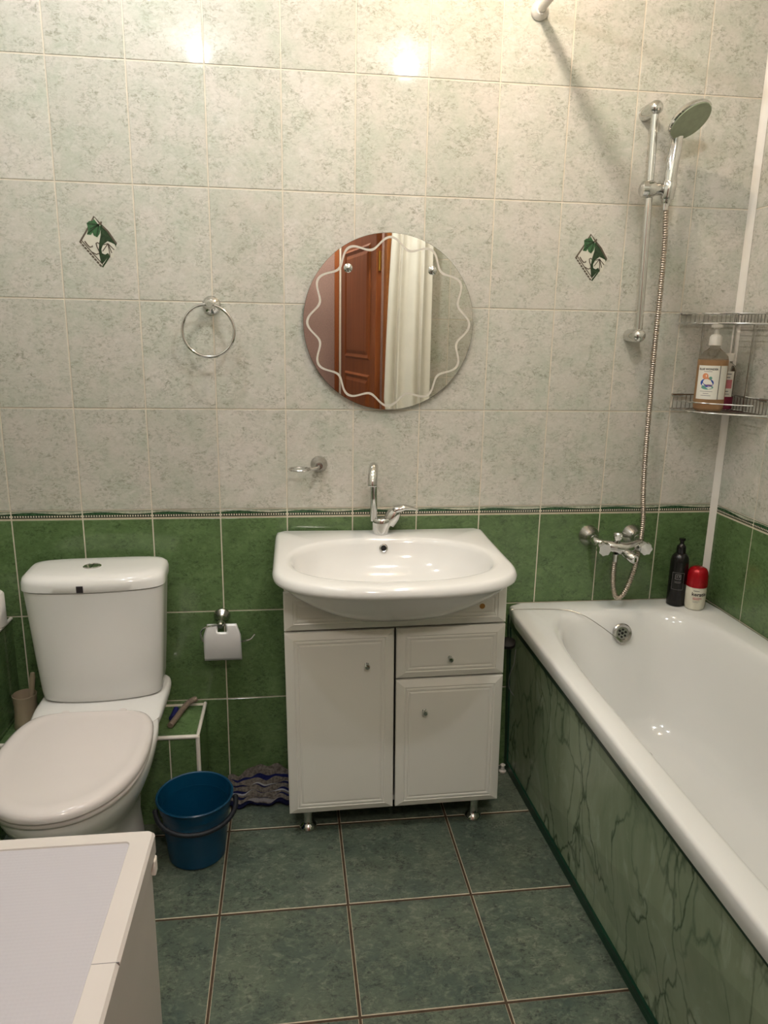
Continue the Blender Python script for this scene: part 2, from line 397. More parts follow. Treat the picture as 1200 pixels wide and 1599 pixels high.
# decorated tiles: vine leaf diamond
def motif(tile):
    def P(cx, cy): return (0.1 - J / 2 + (cx - 580) / 315 * 0.049, (622 - cy) / 437 * 0.066 + 0.15 - J / 2)
    g = G()
    def poly(pts, mi, y):
        g.cur = mi; g.add([(P(*p)[0], y, P(*p)[1]) for p in pts], [tuple(range(len(pts)))])
    def line(pts, w, mi, y):
        g.cur = mi
        q = [Vector(P(*p)) for p in pts]; w *= 1.35 * 0.049 / 315
        L = []; R = []
        for i in range(len(q)):
            t = (q[min(i + 1, len(q) - 1)] - q[max(i - 1, 0)]).normalized(); nn = Vector((-t.y, t.x)) * w / 2
            L.append(q[i] + nn); R.append(q[i] - nn)
        n = len(q)
        g.add([(p.x, y, p.y) for p in L + R], [(i, i + 1, n + i + 1, n + i) for i in range(n - 1)])
    e = -0.0003
    poly([(545, 195), (880, 640), (625, 1040), (285, 620)], 0, e)
    poly([(655, 335), (740, 420), (830, 540), (900, 640), (872, 690), (800, 640), (640, 650), (600, 790), (640, 1000), (612, 960), (596, 780), (625, 600), (655, 480)], 2, e * 2)
    poly([(640, 640), (760, 600), (870, 640), (820, 760), (745, 860), (640, 985), (600, 900), (600, 760)], 2, e * 2.2)
    poly([(540, 230), (600, 310), (640, 350), (640, 400), (620, 480), (575, 540), (520, 510), (500, 460), (475, 500), (405, 495), (430, 420), (425, 360), (415, 305), (460, 270), (520, 262)], 1, e * 3)
    for a in ((430, 315), (425, 480), (570, 520), (470, 400)): line([(615, 325), a], 14, 2, e * 4)
    poly([(745, 600), (795, 618), (862, 650), (885, 720), (845, 765), (835, 860), (800, 892), (768, 850), (740, 800), (690, 830), (640, 808), (632, 740), (668, 660)], 0, e * 4)
    for a in ((650, 775), (770, 850), (805, 800), (850, 745), (668, 665)): line([(750, 640), a], 12, 3, e * 5)
    line([(285, 620), (400, 440), (545, 190), (650, 320), (760, 430), (895, 640)], 22, 3, e * 2.5)
    line([(875, 680), (745, 880), (630, 1045)], 20, 2, e * 2.5)
    line([(300, 590), (470, 800), (640, 1000)], 12, 3, e * 3)
    line([(360, 610), (400, 670), (440, 710), (485, 700), (480, 680)], 16, 3, e * 3)
    line([(470, 795), (540, 830), (590, 812), (600, 780)], 14, 3, e * 3)
    line([(610, 650), (570, 628), (548, 640), (560, 700), (596, 780)], 14, 3, e * 3)
    line([(655, 330), (650, 500), (620, 620), (598, 780), (625, 980)], 22, 2, e * 3)
    line([(615, 325), (655, 300), (660, 270)], 22, 3, e * 3)
    for i in range(9):
        a = i / 8; x = 292 + (598 - 292) * a; y = 635 + (1018 - 635) * a
        poly([(x - 6, y - 26), (x + 26, y + 8), (x + 2, y + 24), (x - 30, y - 8)], 3, e * 2)
    o = g.build('leaf_motif', [MT['print_white'], MT['leaf_green'], MT['leaf_dark'], MT['print_brown']], smooth=False, fixn=False, local=True)
    o.parent = tile
for k in (0, 7):
    t_ = BACK.get((k, round(ZT + 0.6, 3)))
    if t_: motif(t_)

# ---------------------------------------------------------------- ceiling lamps
for i, (x, y, w, col, rad) in enumerate(LAMPS):
    lab = ['cool ceiling spotlight above the toilet side, nearer the door', 'cool ceiling spotlight above the bathtub side, nearer the door', 'ceiling spotlight close to the tiled wall, above the toilet',
           'warm ceiling spotlight close to the tiled wall, beside the curtain rail', 'added fill lamp brightening the hall outside the bathroom door'][i]
    t = thing('ceiling_lamp', (x, y, CEIL), lab, 'lamp', 'ceiling spotlights')
    G().lathe([(0.036, -0.002), (0.05, -0.002), (0.052, -0.006), (0.044, -0.012), (0.036, -0.010), (0.032, -0.003)], (x, y, CEIL), n=24, cap0=False, cap1=False).build('lamp_ring', MT['chrome'], t)
    ld = bpy.data.lights.new('bulb', 'POINT'); ld.energy = w; ld.color = col; ld.shadow_soft_size = rad
    lo = bpy.data.objects.new('bulb', ld); C.objects.link(lo); lo.parent = t; lo.location = (0, 0, -rad - 0.012)

# ---------------------------------------------------------------- bathtub
t = thing('bathtub', (1.645, -0.85, 0), 'white enamel bathtub along the right wall behind the green marble panel', 'bathtub')
cx, cy, A, B = 1.645, -0.873, 0.343, 0.868
ox, oy = 1.637, -0.875
rings = [sup(cx, cy, 0.558, A - 0.004, B, 30, 96), sup(cx, cy, 0.575, A, B, 30, 96), sup(cx, cy, 0.594, A, B, 30, 96), sup(cx, cy, 0.601, A - 0.003, B - 0.003, 26, 96), sup(cx, cy, 0.603, A - 0.010, B - 0.010, 24, 96),
         sup(ox, oy, 0.603, 0.284, 0.785, 5.0, 96), sup(ox, oy, 0.600, 0.276, 0.777, 4.6, 96), sup(ox, oy, 0.592, 0.269, 0.769, 4.4, 96), sup(ox, oy, 0.575, 0.262, 0.758, 4.2, 96),
         sup(ox, oy, 0.53, 0.256, 0.742, 4.0, 96), sup(ox, oy, 0.45, 0.247, 0.715, 3.8, 96, bf=0.66), sup(ox, oy, 0.36, 0.236, 0.688, 3.5, 96, bf=0.60), sup(ox, oy, 0.29, 0.222, 0.665, 3.3, 96, bf=0.55),
         sup(ox, oy, 0.25, 0.198, 0.635, 3.1, 96, bf=0.51), sup(ox, oy, 0.235, 0.165, 0.59, 2.9, 96, bf=0.47), sup(ox, oy, 0.228, 0.11, 0.45, 2.6, 96, bf=0.38), sup(ox, oy, 0.226, 0.04, 0.2, 2.3, 96, bf=0.15)]
G().loft(rings, False, True).build('tub_shell', MT['enamel'], t, angle=60)
# overflow, drain
dv = Vector((0.0, -1.0, 0.28)).normalized()
oc = Vector((1.647, -0.139, 0.541))
ov = G().lathe([(0.031, -0.004), (0.031, 0.003), (0.028, 0.006), (0.021, 0.004), (0.019, 0.001), (0.001, 0.001)], oc, dv, 32, cap0=False).build('overflow_rosette', MT['chrome_dull'], t)
gh = G(); e1 = Vector((1, 0, 0)); e2 = dv.cross(e1)
for k in range(6):
    a = 2 * PI * k / 6 + 0.3; gh.lathe([(0.0036, 0.0), (0.0036, 0.0016)], oc + e1 * math.cos(a) * 0.0115 + e2 * math.sin(a) * 0.0115, dv, 12)
gh.lathe([(0.0045, 0.0), (0.0045, 0.002)], oc, dv, 12)
gh.build('overflow_holes', MT['darkgap'], ov, smooth=False)
dr = G().lathe([(0.030, -0.002), (0.031, 0.002), (0.026, 0.003), (0.02, 0.001), (0.001, 0.0)], (1.650, -0.335, 0.232), (0, 0, 1), 28, cap0=False).build('drain_ring', MT['chrome_dull'], t)
# front panel and frame
pt = thing('bath_screen', (1.36, -0.85, 0), 'green marbled bath screen panel with dark green frame under the bathtub rim', 'bath screen')
def pan(y, z):
    s = -y / 1.69; top = 1.318 + 0.010 * s; bot = 1.338 + 0.070 * s
    return bot + (top - bot) * (z / 0.55)
def prism(name, pts_yz, th, mat, out=0.0):
    a = [(pan(y, z) - out, y, z) for y, z in pts_yz]; b = [(pan(y, z) + th, y, z) for y, z in pts_yz]
    return G().loft([a, b]).build(name, mat, pt, smooth=False)
prism('marble_sheet', [(-0.012, 0.03), (-1.74, 0.03), (-1.74, 0.545), (-0.012, 0.545)], 0.006, MT['panel'])
prism('bottom_rail', [(-0.002, 0.0), (-1.74, 0.0), (-1.74, 0.036), (-0.002, 0.036)], 0.012, MT['dgreen'], 0.006)
prism('top_rail', [(-0.002, 0.530), (-1.74, 0.530), (-1.74, 0.558), (-0.002, 0.558)], 0.012, MT['dgreen'], 0.005)
prism('end_rail', [(-0.002, 0.036), (-0.030, 0.036), (-0.030, 0.53), (-0.002, 0.53)], 0.012, MT['dgreen'], 0.005)

# plug on its chain
pl = thing('bath_plug', (1.645, -0.165, 0.53), 'black rubber bath plug hanging on a thin chain over the bathtub edge', 'plug')
chain = smoothpath([(1.636, -0.160, 0.517), (1.615, -0.155, 0.537), (1.57, -0.142, 0.570), (1.525, -0.125, 0.597), (1.49, -0.10, 0.6048), (1.46, -0.085, 0.6048), (1.40, -0.075, 0.6048), (1.335, -0.072, 0.6048), (1.302, -0.072, 0.6035), (1.2985, -0.073, 0.585), (1.298, -0.078, 0.54), (1.297, -0.085, 0.505)], 8)
gc = G(); gc.tube(chain, 0.0013, 6); gc.build('chain', MT['chrome_dull'], pl)
G().lathe([(0.020, -0.008), (0.024, -0.006), (0.025, 0.006), (0.018, 0.009), (0.004, 0.011)], (1.292, -0.088, 0.497), (-0.1, -0.25, 1), 24).build('rubber_plug', MT['rubber'], pl)
G().tube(smoothpath([(1.3085, -0.12, 0.49), (1.306, -0.12, 0.44), (1.296, -0.115, 0.40), (1.298, -0.11, 0.355), (1.312, -0.12, 0.33)], 6), 0.0011, 6).build('loose_thread', MT['ink_grey'], pl)
wb = G().lathe([(0.011, 0.0), (0.012, 0.004), (0.007, 0.008), (0.006, 0.022), (0.009, 0.026), (0.004, 0.030)], (1.318, -0.035, 0.0), n=16).build('furniture_foot', MT['trim_white'])
tag(wb, 'small white plastic foot on the floor between vanity and bath panel', 'foot')

# ---------------------------------------------------------------- vanity and sink
v0 = thing('vanity_cabinet', (0.905, -0.17, 0), 'white two-door vanity cabinet with one drawer under the washbasin', 'cabinet')
yv = -0.302
tilt = Matrix.Translation((0.60, 0, 0.08)) @ Matrix.Rotation(-math.radians(0.75), 4, 'Y') @ Matrix.Translation((-0.60, 0, -0.08))
CX0, CX1 = 0.598, 1.217
body = G().box(CX0 + 0.002, CX0 + 0.018, yv, -0.012, 0.088, 0.654).box(CX1 - 0.018, CX1 - 0.002, yv, -0.012, 0.088, 0.654).box(CX0 + 0.018, CX1 - 0.018, yv + 0.02, -0.012, 0.088, 0.104).box(CX0 + 0.018, CX1 - 0.018, yv + 0.02, -0.012, 0.638, 0.654).box(CX0 + 0.018, CX1 - 0.018, -0.02, -0.012, 0.104, 0.638).box(CX0 + 0.002, CX0 + 0.018, yv, -0.012, 0.654, 0.775).box(CX1 - 0.018, CX1 - 0.002, yv, -0.012, 0.654, 0.775).xf(tilt).build('carcass', MT['cab_white'], v0, smooth=False, bevel=0.001)
def front(name, x0, x1, z0, z1, prof, tag_=None, th=0.018):
    y = yv - 0.0015
    rings = [[(x0, y, z0), (x1, y, z0), (x1, y, z1), (x0, y, z1)]]
    for ins, d in prof:
        a = ins if not isinstance(ins, tuple) else ins[0]; b = ins if not isinstance(ins, tuple) else ins[1]
        rings.append([(x0 + a, y - d, z0 + b), (x1 - a, y - d, z0 + b), (x1 - a, y - d, z1 - b), (x0 + a, y - d, z1 - b)])
    gg = G(); gg.loft(rings, True, True); gg.xf(tilt)
    return gg.build(name, MT['cab_white'], v0, smooth=True, angle=12, bevel=0)
big = [(0.0, 0.009), (0.002, 0.0115), ((0.024, 0.020), 0.018), ((0.0245, 0.0205), 0.018), ((0.027, 0.023), 0.0166), ((0.031, 0.027), 0.018), ((0.0345, 0.031), 0.018), ((0.037, 0.034), 0.0166), ((0.042, 0.039), 0.018)]
fascia = front('fascia_panel', CX0, CX1, 0.657, 0.768, [(p[0], p[1]) for p in big])
dl = front('door', CX0, 0.9003, 0.088, 0.6510, big)
dr_ = front('drawer', 0.9065, CX1, 0.5000, 0.6510, big)
d2 = front('door', 0.9065, CX1, 0.088, 0.494, big)
def knob(par, x, z):
    p = tilt @ Vector((x, yv - 0.018, z))
    G().lathe([(0.006, -0.001), (0.0065, 0.001), (0.0038, 0.004), (0.0036, 0.011), (0.0075, 0.014), (0.0082, 0.018), (0.006, 0.0215), (0.001, 0.022)], p, (0, -1, 0), 20).build('knob', MT['chrome'], par)
knob(dl, 0.823, 0.551); knob(dr_, 1.058, 0.560); knob(d2, 0.988, 0.400)
p = tilt @ Vector((1.146, yv - 0.0185, 0.710))
G().lathe([(0.008, 0), (0.008, 0.001), (0.004, 0.0014), (0.001, 0.0014)], p, (0, -1, 0), 18).build('screw_hole', MT['rust'], v0)['label'] = 'small rusty screw hole in the top panel'
for fx, fy in ((0.652, -0.258), (1.160, -0.258), (0.652, -0.05), (1.160, -0.05)):
    zt = (tilt @ Vector((fx, fy, 0.088))).z
    G().lathe([(0.024, 0.0), (0.026, 0.003), (0.024, 0.010), (0.016, 0.016), (0.013, 0.020), (0.013, zt)], (fx, fy, 0), n=28).build('leg', MT['chrome'], v0)

sk = thing('washbasin', (0.885, -0.28, 0.70), 'white ceramic washbasin with rounded front on top of the vanity cabinet', 'sink')
def outline(N):
    pts = []; hw, y1, b = 0.323, -0.345, 0.203; c = 0.016; x0 = 0.886
    for k in range(25):   # right back corner to left back corner over the front
        pass
    P = [(x0 + hw, y1)]
    M = 60
    for k in range(M + 1):
        t = PI * k / M; cc, ss = math.cos(t), math.sin(t); n = 2.6
        q = (abs(cc) ** n + abs(ss) ** n) ** (-1 / n); P.append((x0 + hw * cc * q, y1 - b * ss * q))
    P += [(x0 - hw, -0.02), (x0 - hw + 0.004, -0.009), (x0 - hw + 0.014, -0.004), (x0 + hw - 0.014, -0.004), (x0 + hw - 0.004, -0.009), (x0 + hw, -0.02)]
    C0 = Vector((0.886, -0.28)); out = []
    for k in range(N):
        a = 2 * PI * k / N; d = Vector((math.cos(a), math.sin(a))); best = 0
        for i in range(len(P)):
            p0 = Vector(P[i]) - C0; p1 = Vector(P[(i + 1) % len(P)]) - C0; e = p1 - p0
            den = d.x * e.y - d.y * e.x
            if abs(den) < 1e-12: continue
            tt = (p0.x * e.y - p0.y * e.x) / den; uu = (p0.x * d.y - p0.y * d.x) / den
            if tt > 0 and -1e-6 <= uu <= 1 + 1e-6: best = max(best, tt)
        out.append(best)
    return out
NS = 120; OUT = outline(NS)
def oring(z, off=0.0, sc=1.0, yk=0.0):
    R = []
    for k in range(NS):
        a = 2 * PI * k / NS; r = (OUT[k] - off) * sc; x = 0.886 + r * math.cos(a); y = -0.28 + r * math.sin(a)
        if y > -0.004: y = -0.004
        R.append((x, y + yk, z))
    return R
def ering(z, sc, cy=-0.297, dy=0.0, a0=0.277, bb=0.196, bf=0.194):
    R = []
    for k in range(NS):
        t = 2 * PI * k / NS; c, s = math.cos(t), math.sin(t); b = bb if s > 0 else bf; n = 2.35
        r = ((abs(c) / a0) ** n + (abs(s) / b) ** n) ** (-1 / n) * sc
        R.append((0.886 + r * c, cy + dy + r * s, z))
    return R
rg = [oring(0.697, 0, 0.12, -0.0), oring(0.699, 0, 0.30), oring(0.715, 0, 0.47), oring(0.742, 0, 0.64), oring(0.772, 0, 0.78), oring(0.800, 0, 0.89), oring(0.816, 0.004, 0.95), oring(0.825, 0.004, 0.985), oring(0.831, 0.0008), oring(0.839, 0.0), oring(0.848, 0.0035),
      oring(0.854, 0.009), oring(0.8565, 0.017)]
rg += [ering(0.8565, 1.05), ering(0.8550, 1.01), ering(0.850, 0.985), ering(0.838, 0.965), ering(0.815, 0.935), ering(0.785, 0.875, dy=-0.002), ering(0.758, 0.76, dy=-0.004), ering(0.738, 0.60, dy=-0.004), ering(0.727, 0.42), ering(0.7215, 0.22), ering(0.720, 0.09)]
rg = [[(x, y, z + (0.0025 * max(0, (y + 0.11) / 0.1) if z > 0.85 and y > -0.11 else 0)) for x, y, z in R] for R in rg]
cut = G().loft(rg[:13], True, True).build('basin_cut', MT['ceramic'], None)
cut.scale = (1.0, 1.0, 1.0); bm_ = fascia.modifiers.new('cut', 'BOOLEAN'); bm_.operation = 'DIFFERENCE'; bm_.object = cut; bm_.solver = 'EXACT'
cut.parent = None; bpy.context.view_layer.update()
nm_ = bpy.data.meshes.new_from_object(fascia.evaluated_get(bpy.context.evaluated_depsgraph_get())); fascia.modifiers.clear(); fascia.data = nm_
bpy.data.objects.remove(cut)
G().loft(rg, True, True).build('basin', MT['ceramic'], sk, angle=70)
G().lathe([(0.0125, -0.003), (0.013, 0.001), (0.011, 0.0025), (0.0085, 0.0015), (0.008, -0.002)], (0.884, -0.1145, 0.828), (0, -1, 0.28), 24, cap0=False, cap1=False).build('overflow_ring', MT['chrome_dull'], sk)
G().lathe([(0.0082, -0.001), (0.0082, 0.0008)], (0.884, -0.1145, 0.828), (0, -1, 0.28), 20).build('overflow_hole', MT['darkgap'], sk)
G().lathe([(0.028, 0.0), (0.030, 0.003), (0.02, 0.003), (0.016, 0.001), (0.001, 0.001)], (0.886, -0.29, 0.7205), n=24).build('drain_ring', MT['chrome'], sk)

# tap
tp = thing('basin_tap', (0.880, -0.055, 0.858), 'chrome single-lever mixer tap with tall upright spout on the washbasin', 'tap')
bx, by = 0.880, -0.055
def ell(c, a, b, ax=(0, 0, 1), n=24, tw=0.0):
    z = Vector(ax).normalized(); x = Vector((1, 0, 0)); x = (x - z * x.dot(z)).normalized(); y = z.cross(x)
    return [Vector(c) + x * a * math.cos(2 * PI * k / n) + y * b * math.sin(2 * PI * k / n) for k in range(n)]
G().loft([ell((bx + 0.002, by, 0.8585), 0.024, 0.024), ell((bx + 0.002, by, 0.863), 0.0245, 0.0245), ell((bx + 0.002, by, 0.875), 0.026, 0.024), ell((bx + 0.005, by, 0.892), 0.032, 0.024), ell((bx + 0.008, by, 0.902), 0.036, 0.023), ell((bx + 0.008, by, 0.906), 0.034, 0.020)]).build('tap_body', MT['chrome'], tp, angle=50)
sp = smoothpath([(bx - 0.020, by, 0.898), (bx - 0.021, by, 0.96), (bx - 0.022, by - 0.001, 1.015), (bx - 0.023, by - 0.010, 1.050), (bx - 0.026, by - 0.032, 1.070), (bx - 0.030, by - 0.060, 1.070)], 7)
spo = G().tube(sp, 0.0112, 18).build('spout', MT['chrome'], tp)
sl = smoothpath([(bx - 0.0275, by - 0.044, 1.0715), (bx - 0.030, by - 0.062, 1.069), (bx - 0.033, by - 0.080, 1.056), (bx - 0.035, by - 0.090, 1.038), (bx - 0.036, by - 0.094, 1.022)], 6)
G().tube(sl, [0.0118, 0.0132] + [0.0142] * (len(sl) - 4) + [0.0138, 0.0118], 20).build('aerator', MT['chrome'], spo)
G().lathe([(0.020, -0.004), (0.0215, 0.012), (0.022, 0.026), (0.019, 0.038), (0.011, 0.043)], (bx + 0.026, by, 0.892), (0.62, 0, 1), 24).build('cartridge', MT['chrome'], tp)
lv = [((bx + 0.040, by, 0.926), 0.016, 0.016), ((bx + 0.054, by, 0.934), 0.013, 0.018), ((bx + 0.074, by, 0.938), 0.0095, 0.017), ((bx + 0.096, by - 0.002, 0.936), 0.0065, 0.014), ((bx + 0.114, by - 0.003, 0.931), 0.003, 0.008)]
G().loft([[Vector(c) + Vector((0, b * math.cos(2 * PI * k / 16), a * math.sin(2 * PI * k / 16))) for k in range(16)] for c, a, b in lv]).build('lever', MT['chrome'], tp)

# ---------------------------------------------------------------- mirror
mr = thing('round_mirror', (0.9015, -0.01, 1.4765), 'round frameless wall mirror with etched wavy line above the washbasin', 'mirror')
MC = Vector((0.9015, -0.0095, 1.4765)); RM = 0.2485
G().lathe([(RM - 0.001, 0.0), (RM, 0.0008), (RM, 0.0035), (RM - 0.0006, 0.004)], MC, (0, -1, 0), 128, cap0=True, cap1=False).build('glass_edge', MT['mirror_edge'], mr, angle=30)
G().lathe([(RM - 0.0006, 0.0), (0.001, 0.0)], MC - Vector((0, 0.004, 0)), (0, -1, 0), 128, cap0=False, cap1=True).build('reflecting_face', MT['mirror'], mr, smooth=False)
g = G(); N = 360; L = []
for k in range(N):
    a = 2 * PI * k / N; rr = RM * (0.895 + 0.058 * math.cos(12 * a) )
    for s_ in (-1, 1): L.append(MC + Vector((math.cos(a) * (rr + s_ * 0.0034), -0.0043, math.sin(a) * (rr + s_ * 0.0034))))
g.add(L, [(2 * k, 2 * k + 1, (2 * k + 3) % (2 * N), (2 * k + 2) % (2 * N)) for k in range(N)])
g.build('etched_wavy_line', MT['etched'], mr, smooth=False)
for x, z in ((0.781, 1.6265), (1.0235, 1.6265)):
    G().lathe([(0.012, 0.0), (0.0125, 0.002), (0.010, 0.004), (0.006, 0.005), (0.005, 0.007), (0.0055, 0.009), (0.003, 0.0105), (0.001, 0.011)], (x, -0.0135, z), (0, -1, 0), 24).build('mirror_screw_cap', MT['chrome'], mr)

# ---------------------------------------------------------------- wall accessories
tr = thing('towel_ring', (0.397, 0, 1.52), 'chrome towel ring hanging from a round rosette left of the mirror', 'towel ring')
G().lathe([(0.025, 0.0005), (0.026, 0.004), (0.022, 0.010), (0.012, 0.016), (0.010, 0.034), (0.013, 0.040), (0.013, 0.060), (0.008, 0.066)], (0.397, 0, 1.517), (0, -1, 0), 28).build('rosette', MT['chrome'], tr)
G().tube([(0.3915 + 0.0705 * math.cos(a), -0.056 - 0.004 * math.sin(a) * 0, 1.447 + 0.0705 * math.sin(a)) for a in [2 * PI * k / 72 for k in range(72)]], 0.0044, 10, close=True).build('ring', MT['chrome'], tr)

so = thing('soap_ring', (0.697, 0, 1.062), 'empty chrome ring holder below and left of the mirror', 'holder')
G().lathe([(0.0245, 0.0005), (0.0255, 0.004), (0.023, 0.010), (0.014, 0.017), (0.010, 0.030), (0.009, 0.040)], (0.697, 0, 1.062), (0, -1, 0), 28).build('rosette', MT['chrome_dull'], so)
G().tube(smoothpath([(0.697, -0.036, 1.062), (0.692, -0.050, 1.060), (0.680, -0.058, 1.058), (0.668, -0.062, 1.058)], 5), 0.005, 12).build('arm', MT['chrome_dull'], so)
G().tube([(0.638 + 0.0295 * math.cos(a), -0.062 + 0.0295 * math.sin(a), 1.058) for a in [2 * PI * k / 48 for k in range(48)]], 0.0032, 8, close=True).build('ring', MT['chrome_dull'], so)

th = thing('toilet_roll_holder', (0.395, 0, 0.59), 'empty chrome toilet roll holder with flap on the green tiles', 'holder')
G().lathe([(0.024, 0.0005), (0.0255, 0.004), (0.024, 0.009), (0.014, 0.017), (0.010, 0.024), (0.009, 0.040), (0.011, 0.048), (0.0125, 0.060), (0.008, 0.068)], (0.394, 0, 0.587), (0, -1, -0.18), 28).build('rosette', MT['chrome_dull'], th)
def flap(u, v):
    w = 0.044 + 0.012 * min(1, v / 0.3) ; x = 0.398 + 0.004 * v + (u * 2 - 1) * w
    return (x, -0.058 - 0.026 * math.sin(v * 1.6), 0.580 - 0.108 * v)
gf = G(); gf.grid(flap, 16, 14)
gf.f = [f for f in gf.f if not (abs((gf.v[f[0]][0] + gf.v[f[1]][0]) / 2 - 0.398) < 0.013 and gf.v[f[0]][2] > 0.562)]
gf.build('flap', MT['white_plate'], th, solid=0.0012)
G().tube(smoothpath([(0.394, -0.062, 0.580), (0.372, -0.062, 0.577), (0.350, -0.060, 0.572), (0.335, -0.056, 0.556), (0.335, -0.054, 0.536), (0.346, -0.056, 0.520), (0.38, -0.058, 0.518), (0.44, -0.060, 0.520), (0.468, -0.062, 0.524), (0.485, -0.066, 0.532), (0.497, -0.068, 0.548)], 6), 0.0027, 8).build('wire_arm', MT['chrome'], th)

# curtain rail
rl = thing('curtain_rail', (1.298, 0, 2.305), 'white shower curtain rail fixed high on the tiled wall above the bathtub', 'rail')
G().lathe([(0.024, 0.0005), (0.025, 0.006), (0.021, 0.014), (0.0165, 0.022)], (1.298, 0, 2.305), (0, -1, 0), 28).build('wall_flange', MT['trim_white'], rl)
G().cyl((1.298, -0.004, 2.305), (1.298, YF + 0.004, 2.305), 0.0115, n=20).build('pole', MT['trim_white'], rl)
G().lathe([(0.024, 0.0005), (0.025, 0.006), (0.0165, 0.018)], (1.298, YF, 2.305), (0, 1, 0), 28).build('wall_flange', MT['trim_white'], rl)

# shower bar
sb = thing('shower_rail', (1.635, 0, 1.455), 'chrome vertical shower rail with sliding holder on the wall above the bathtub', 'shower rail')
T0, T1 = Vector((1.6265, -0.062, 2.067)), Vector((1.6415, -0.062, 1.455))
G().cyl(T1, T0, 0.0105, n=20).build('bar', MT['chrome'], sb)
for P_ in (T0, T1):
    G().lathe([(0.020, -0.062), (0.020, -0.05), (0.0195, 0.004), (0.018, 0.010), (0.012, 0.016), (0.004, 0.0185)], P_, (0, -1, 0), 28).build('bracket', MT['chrome'], sb)
SL = Vector((1.631, -0.063, 1.857))
gs = G(); gs.lathe([(0.013, -0.030), (0.021, -0.024), (0.023, -0.012), (0.023, 0.006), (0.017, 0.014), (0.0165, 0.030), (0.014, 0.034)], SL + Vector((0.0, -0.006, 0)), (1, -0.10, 0.02), 28)
slid = gs.build('slider', MT['chrome'], sb)
HB = SL + Vector((0.047, -0.020, -0.004))
G().lathe([(0.0165, -0.024), (0.0185, -0.020), (0.0195, 0.020), (0.0175, 0.024)], HB, (0.06, -0.10, 1), 24).build('handset_cradle', MT['chrome'], sb)

hs = thing('hand_shower', HB, 'chrome hand shower with grey-green spray face in the sliding holder', 'shower head')
hp = smoothpath([HB + Vector((-0.002, 0.004, -0.034)), HB + Vector((0.0, 0.002, 0.0)), HB + Vector((0.004, 0.003, 0.06)), HB + Vector((0.010, 0.007, 0.11)), HB + Vector((0.014, 0.010, 0.140)), HB + Vector((0.018, 0.004, 0.166)), HB + Vector((0.022, -0.018, 0.184))], 5)
rr = [0.0115 + 0.0070 * math.sin(PI * min(1, i / (len(hp) - 1) * 1.05)) ** 0.7 for i in range(len(hp))]
G().tube(hp, rr, 20).build('handle', MT['chrome'], hs)
hc = HB + Vector((0.022, -0.036, 0.174)); hn = Vector((0.30, -0.56, -0.78)).normalized()
G().lathe([(0.012, -0.026), (0.030, -0.022), (0.050, -0.014), (0.0595, -0.004), (0.061, 0.003), (0.058, 0.006)], hc, hn, 40).build('head_shell', MT['chrome'], hs)
fc = G().lathe([(0.0575, 0.0062), (0.056, 0.0085), (0.001, 0.0085)], hc, hn, 40, cap0=False).build('spray_face', MT['spray'], hs)

# hose: ribbed tube
path = [HB + Vector((-0.002, 0.004, -0.022)), (1.680, -0.080, 1.78), (1.690, -0.070, 1.70), (1.697, -0.060, 1.55), (1.701, -0.052, 1.40), (1.706, -0.048, 1.25), (1.708, -0.050, 1.10), (1.711, -0.056, 0.98), (1.712, -0.070, 0.90), (1.708, -0.078, 0.845), (1.703, -0.080, 0.80), (1.694, -0.086, 0.75),
        (1.680, -0.090, 0.70), (1.664, -0.088, 0.655), (1.648, -0.086, 0.640), (1.634, -0.088, 0.652), (1.622, -0.092, 0.695), (1.617, -0.098, 0.74), (1.617, -0.100, 0.778)]
hsP = smoothpath([Vector(p) for p in path], 60)
# resample evenly
L = [0]
for a, b in zip(hsP, hsP[1:]): L.append(L[-1] + (b - a).length)
step = 0.0022; n = int(L[-1] / step); ev = []; j = 0
for i in range(n + 1):
    d = i * L[-1] / n
    while j < len(L) - 2 and L[j + 1] < d: j += 1
    ev.append(hsP[j].lerp(hsP[j + 1], (d - L[j]) / max(1e-9, L[j + 1] - L[j])))
ho = thing('shower_hose', (1.706, -0.05, 1.25), 'ribbed steel shower hose looping from the hand shower to the bath mixer', 'hose')
G().tube(ev, [0.0080 if i % 3 else 0.0054 for i in range(len(ev))], 10).build('ribbed_hose', MT['steel'], ho, angle=80)
G().cyl((1.617, -0.100, 0.768), (1.617, -0.100, 0.792), 0.0095, 0.0105).build('hose_nut', MT['chrome'], ho)
G().tube([ev[0] + Vector((0, 0, 0.008)), ev[0] - Vector((0, 0, 0.03))], [0.0105, 0.009], 16).build('hose_nut', MT['chrome'], ho)

# bath mixer
mx = thing('bath_mixer', (1.638, 0, 0.825), 'chrome two-handle bath mixer tap on the green tiled wall above the bathtub', 'tap')
for x in (1.5665, 1.7125):
    G().lathe([(0.033, 0.0005), (0.034, 0.004), (0.030, 0.012), (0.020, 0.027), (0.015, 0.034), (0.014, 0.050)], (x, 0, 0.826), (0, -1, 0), 32).build('wall_rosette', MT['chrome_dull'], mx)
G().tube(smoothpath([(1.5665, -0.045, 0.826), (1.5675, -0.066, 0.822), (1.585, -0.082, 0.818), (1.62, -0.094, 0.812), (1.645, -0.098, 0.808), (1.67, -0.094, 0.812), (1.700, -0.080, 0.820), (1.7115, -0.062, 0.824), (1.7125, -0.044, 0.826)], 6),
         [0.013] * 12 + [0.015 + 0.006 * math.sin(PI * i / 23) for i in range(24)] + [0.013] * 13, 18).build('mixer_body', MT['chrome'], mx)
